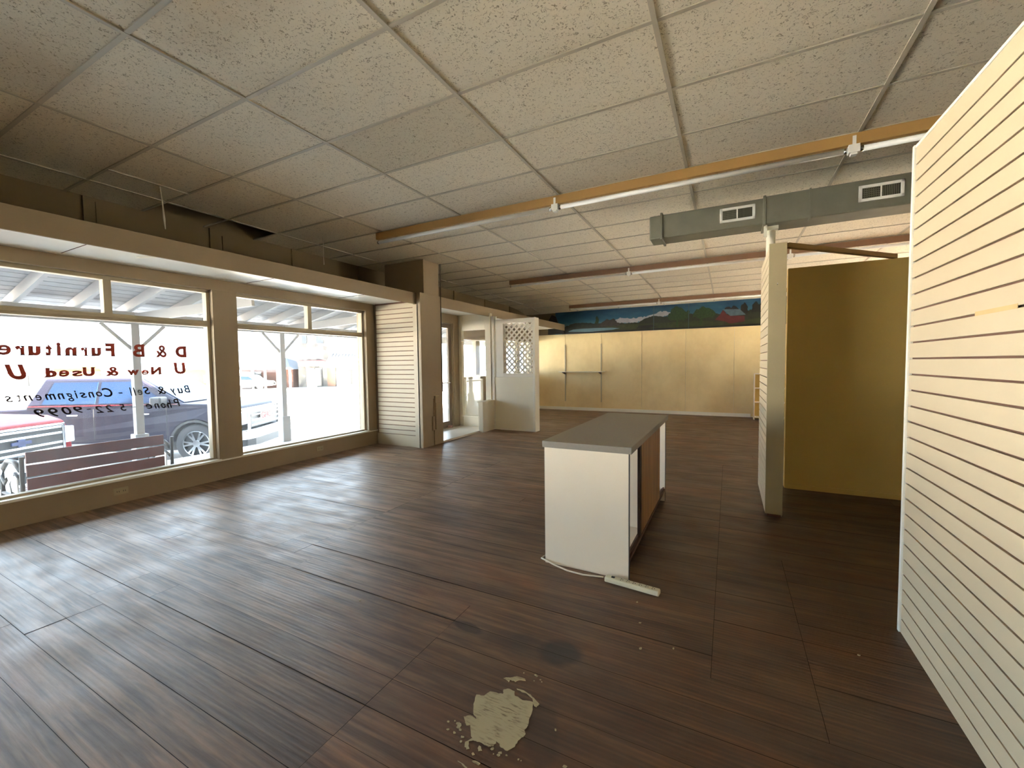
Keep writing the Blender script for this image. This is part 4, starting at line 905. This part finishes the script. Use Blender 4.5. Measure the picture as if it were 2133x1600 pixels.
# stone theatre
t = SB('theatre_building', 'stone-faced theatre across the street with a red sign band, through the right window', -26.5, 52)
bm = B(); box(bm, 0, 4.9, 0, 8, 0, 9); obj('facade', bm, stonem, t, local=True)
bm = B(); box(bm, .1, 4.8, -.35, 0, 2.75, 3.45); sg = obj('sign_band', bm, mat('dark_sign_panel', (26, 23, 28), .6), t, local=True)
bm = B(); box(bm, .05, 4.85, -.38, -.3, 3.3, 3.5); obj('sign_edge', bm, redsign, sg, local=True)
for s_, x0 in (('ME', .25), ('THEATR', 2.1)):
    vs, fs = textmesh(s_, .62, 0, .02); bm = B(); n = [bm.verts.new((x0+v.x, -.36, 2.82+v.y)) for v in vs]
    for f in fs: bm.faces.new([n[i] for i in f])
    obj('sign_letters', bm, linem, sg, local=True)
for xa, xb, m_ in ((1.0, 2.0, warmwin), (2.1, 3.0, darkwin), (3.6, 4.6, warmwin)):
    bm = B(); box(bm, xa, xb, -.05, .05, .3, 2.6); obj('shop_window', bm, m_, t, local=True)
bm = B(); box(bm, 2.4, 3.3, -.1, .05, 5.6, 7.0); obj('upper_window', bm, darkwin, t, local=True); bm = B(); box(bm, .6, 1.2, -.1, .05, 5.6, 7.0); obj('upper_window', bm, darkwin, t, local=True)
bm = B(); box(bm, 2.1, 3.0, -2.2, -1.6, .0, 2.4); obj('kiosk', bm, linem, t, local=True)
# striped awning
t = thing('awning', 'red and white striped awning high on the stone building across the street', 'awning', (*S(-22.8, 51.4), -1.4), YAW)
for k in range(8):
    bm = B(); v = [bm.verts.new(p) for p in ((k*.28, 0, 6.9), (k*.28+.27, 0, 6.9), (k*.28+.27, -.9, 6.2), (k*.28, -.9, 6.2), (k*.28, -.9, 5.95), (k*.28+.27, -.9, 5.95))]; bm.faces.new(v[:4]); bm.faces.new((v[3], v[2], v[5], v[4]))
    r_ = bmesh.ops.extrude_face_region(bm, geom=bm.faces[:]); bmesh.ops.translate(bm, verts=[e for e in r_['geom'] if isinstance(e, bmesh.types.BMVert)], vec=(0, .02, .02)); obj('stripe', bm, awnred if k % 2 == 0 else linem, t, local=True)
# right building with ribbed metal porch roof
t = SB('storefront_building', 'white storefront with grey ribbed metal porch roof, right of the theatre', -21.6, 52)
bm = B(); box(bm, 0, 8, 0, 8, 0, 6.5); obj('facade', bm, whiteb, t, local=True)
bm = B(); prism(bm, [(0, 4.3), (-2.4, 2.75), (-2.4, 2.6), (0, 4.1)], 'x', -.6, 8.2); rf = obj('porch_roof', bm, roofm, t, local=True)
bm = B()
for k in range(22): bar(bm, (-.6+k*.4, 0, 4.36), (-.6+k*.4, -2.4, 2.8), .12, .1)
obj('roof_rib', bm, linem, rf, local=True)
for k in range(4):
    bm = B(); box(bm, .8+k*2.2, .95+k*2.2, -2.3, -2.15, 0, 2.65); obj('post', bm, whiteb, t, local=True)
for k in range(3):
    bm = B(); box(bm, 1.3+k*2.2, 2.4+k*2.2, -.06, 0, .5, 2.3); obj('shop_window', bm, (darkwin, warmwin)[k % 2], t, local=True)
# left hip roof building
t = SB('hip_roof_building', 'low brick building with grey hip roof, left of the theatre', -34.0, 52)
bm = B(); box(bm, 0, 6.8, 0, 6, 0, 2.5); obj('wall', bm, brickm, t, local=True)
bm = B(); z0, z1 = 2.45, 3.9; v = [bm.verts.new(p) for p in ((-.7, -1.6, z0), (7.4, -1.6, z0), (7.4, 7, z0), (-.7, 7, z0), (2.8, 2.5, z1), (4.8, 2.5, z1))]
for q in ((0, 1, 5, 4), (1, 2, 5), (2, 3, 4, 5), (3, 0, 4), (3, 2, 1, 0)): bm.faces.new([v[i] for i in q])
obj('roof', bm, roofm, t, local=True)
for k in range(6):
    bm = B(); box(bm, -.4+k*1.5, -.22+k*1.5, -1.5, -1.3, 0, 2.45); obj('post', bm, whiteb, t, local=True)
for xa, xb, m_ in ((.2, 1.6, whiteb), (2.0, 2.9, darkwin), (5.3, 6.0, warmwin)):
    bm = B(); box(bm, xa, xb, -.05, 0, .2, 2.2); obj('shop_window', bm, m_, t, local=True)
# left background
t = SB('yellow_building', 'pale yellow low building behind the dark truck hood, through the left window', -41.5, 55, -1.5)
bm = B(); box(bm, -1.5, 7, 0, 6, 0, 2.6); obj('wall', bm, yellowb, t, local=True)
bm = B(); box(bm, -1.8, 7.2, -.5, 6, 2.6, 2.8); obj('roof', bm, roofm, t, local=True)
for k in range(3):
    bm = B(); box(bm, 1+k*1.8, 2+k*1.8, -.05, 0, .8, 1.9); obj('window', bm, darkwin, t, local=True)
t = SB('shop_building', 'white and yellow shop front with red trim behind the red truck', -66, 55, -1.5)
bm = B(); box(bm, 0, 18, 0, 6, 0, 3.2); obj('wall', bm, whiteb, t, local=True)
bm = B(); box(bm, 6, 12, -.1, 0, .5, 3.4); obj('front_panel', bm, yellowb, t, local=True)
bm = B(); box(bm, 0, 18.2, -.6, 0, 2.3, 2.6); obj('red_trim', bm, awnred, t, local=True)
for k in range(6):
    bm = B(); box(bm, 1+k*2.8, 2.6+k*2.8, -.15, 0, .7, 2.1); obj('shop_window', bm, darkwin, t, local=True)
t = thing('street_sign', 'small red signs on a thin pole across the street, left of the first porch post', 'sign', (*S(-47.5, 52), -1.4), YAW)
bm = B(); tube(bm, [(0, 0, 0), (0, 0, 4.9)], .06, 8); obj('pole', bm, galv, t, local=True)
bm = B(); box(bm, -.5, .5, -.1, 0, 3.9, 4.5); box(bm, -.2, .25, -.1, 0, 2.9, 3.7); obj('sign_face', bm, redsign, t, local=True)
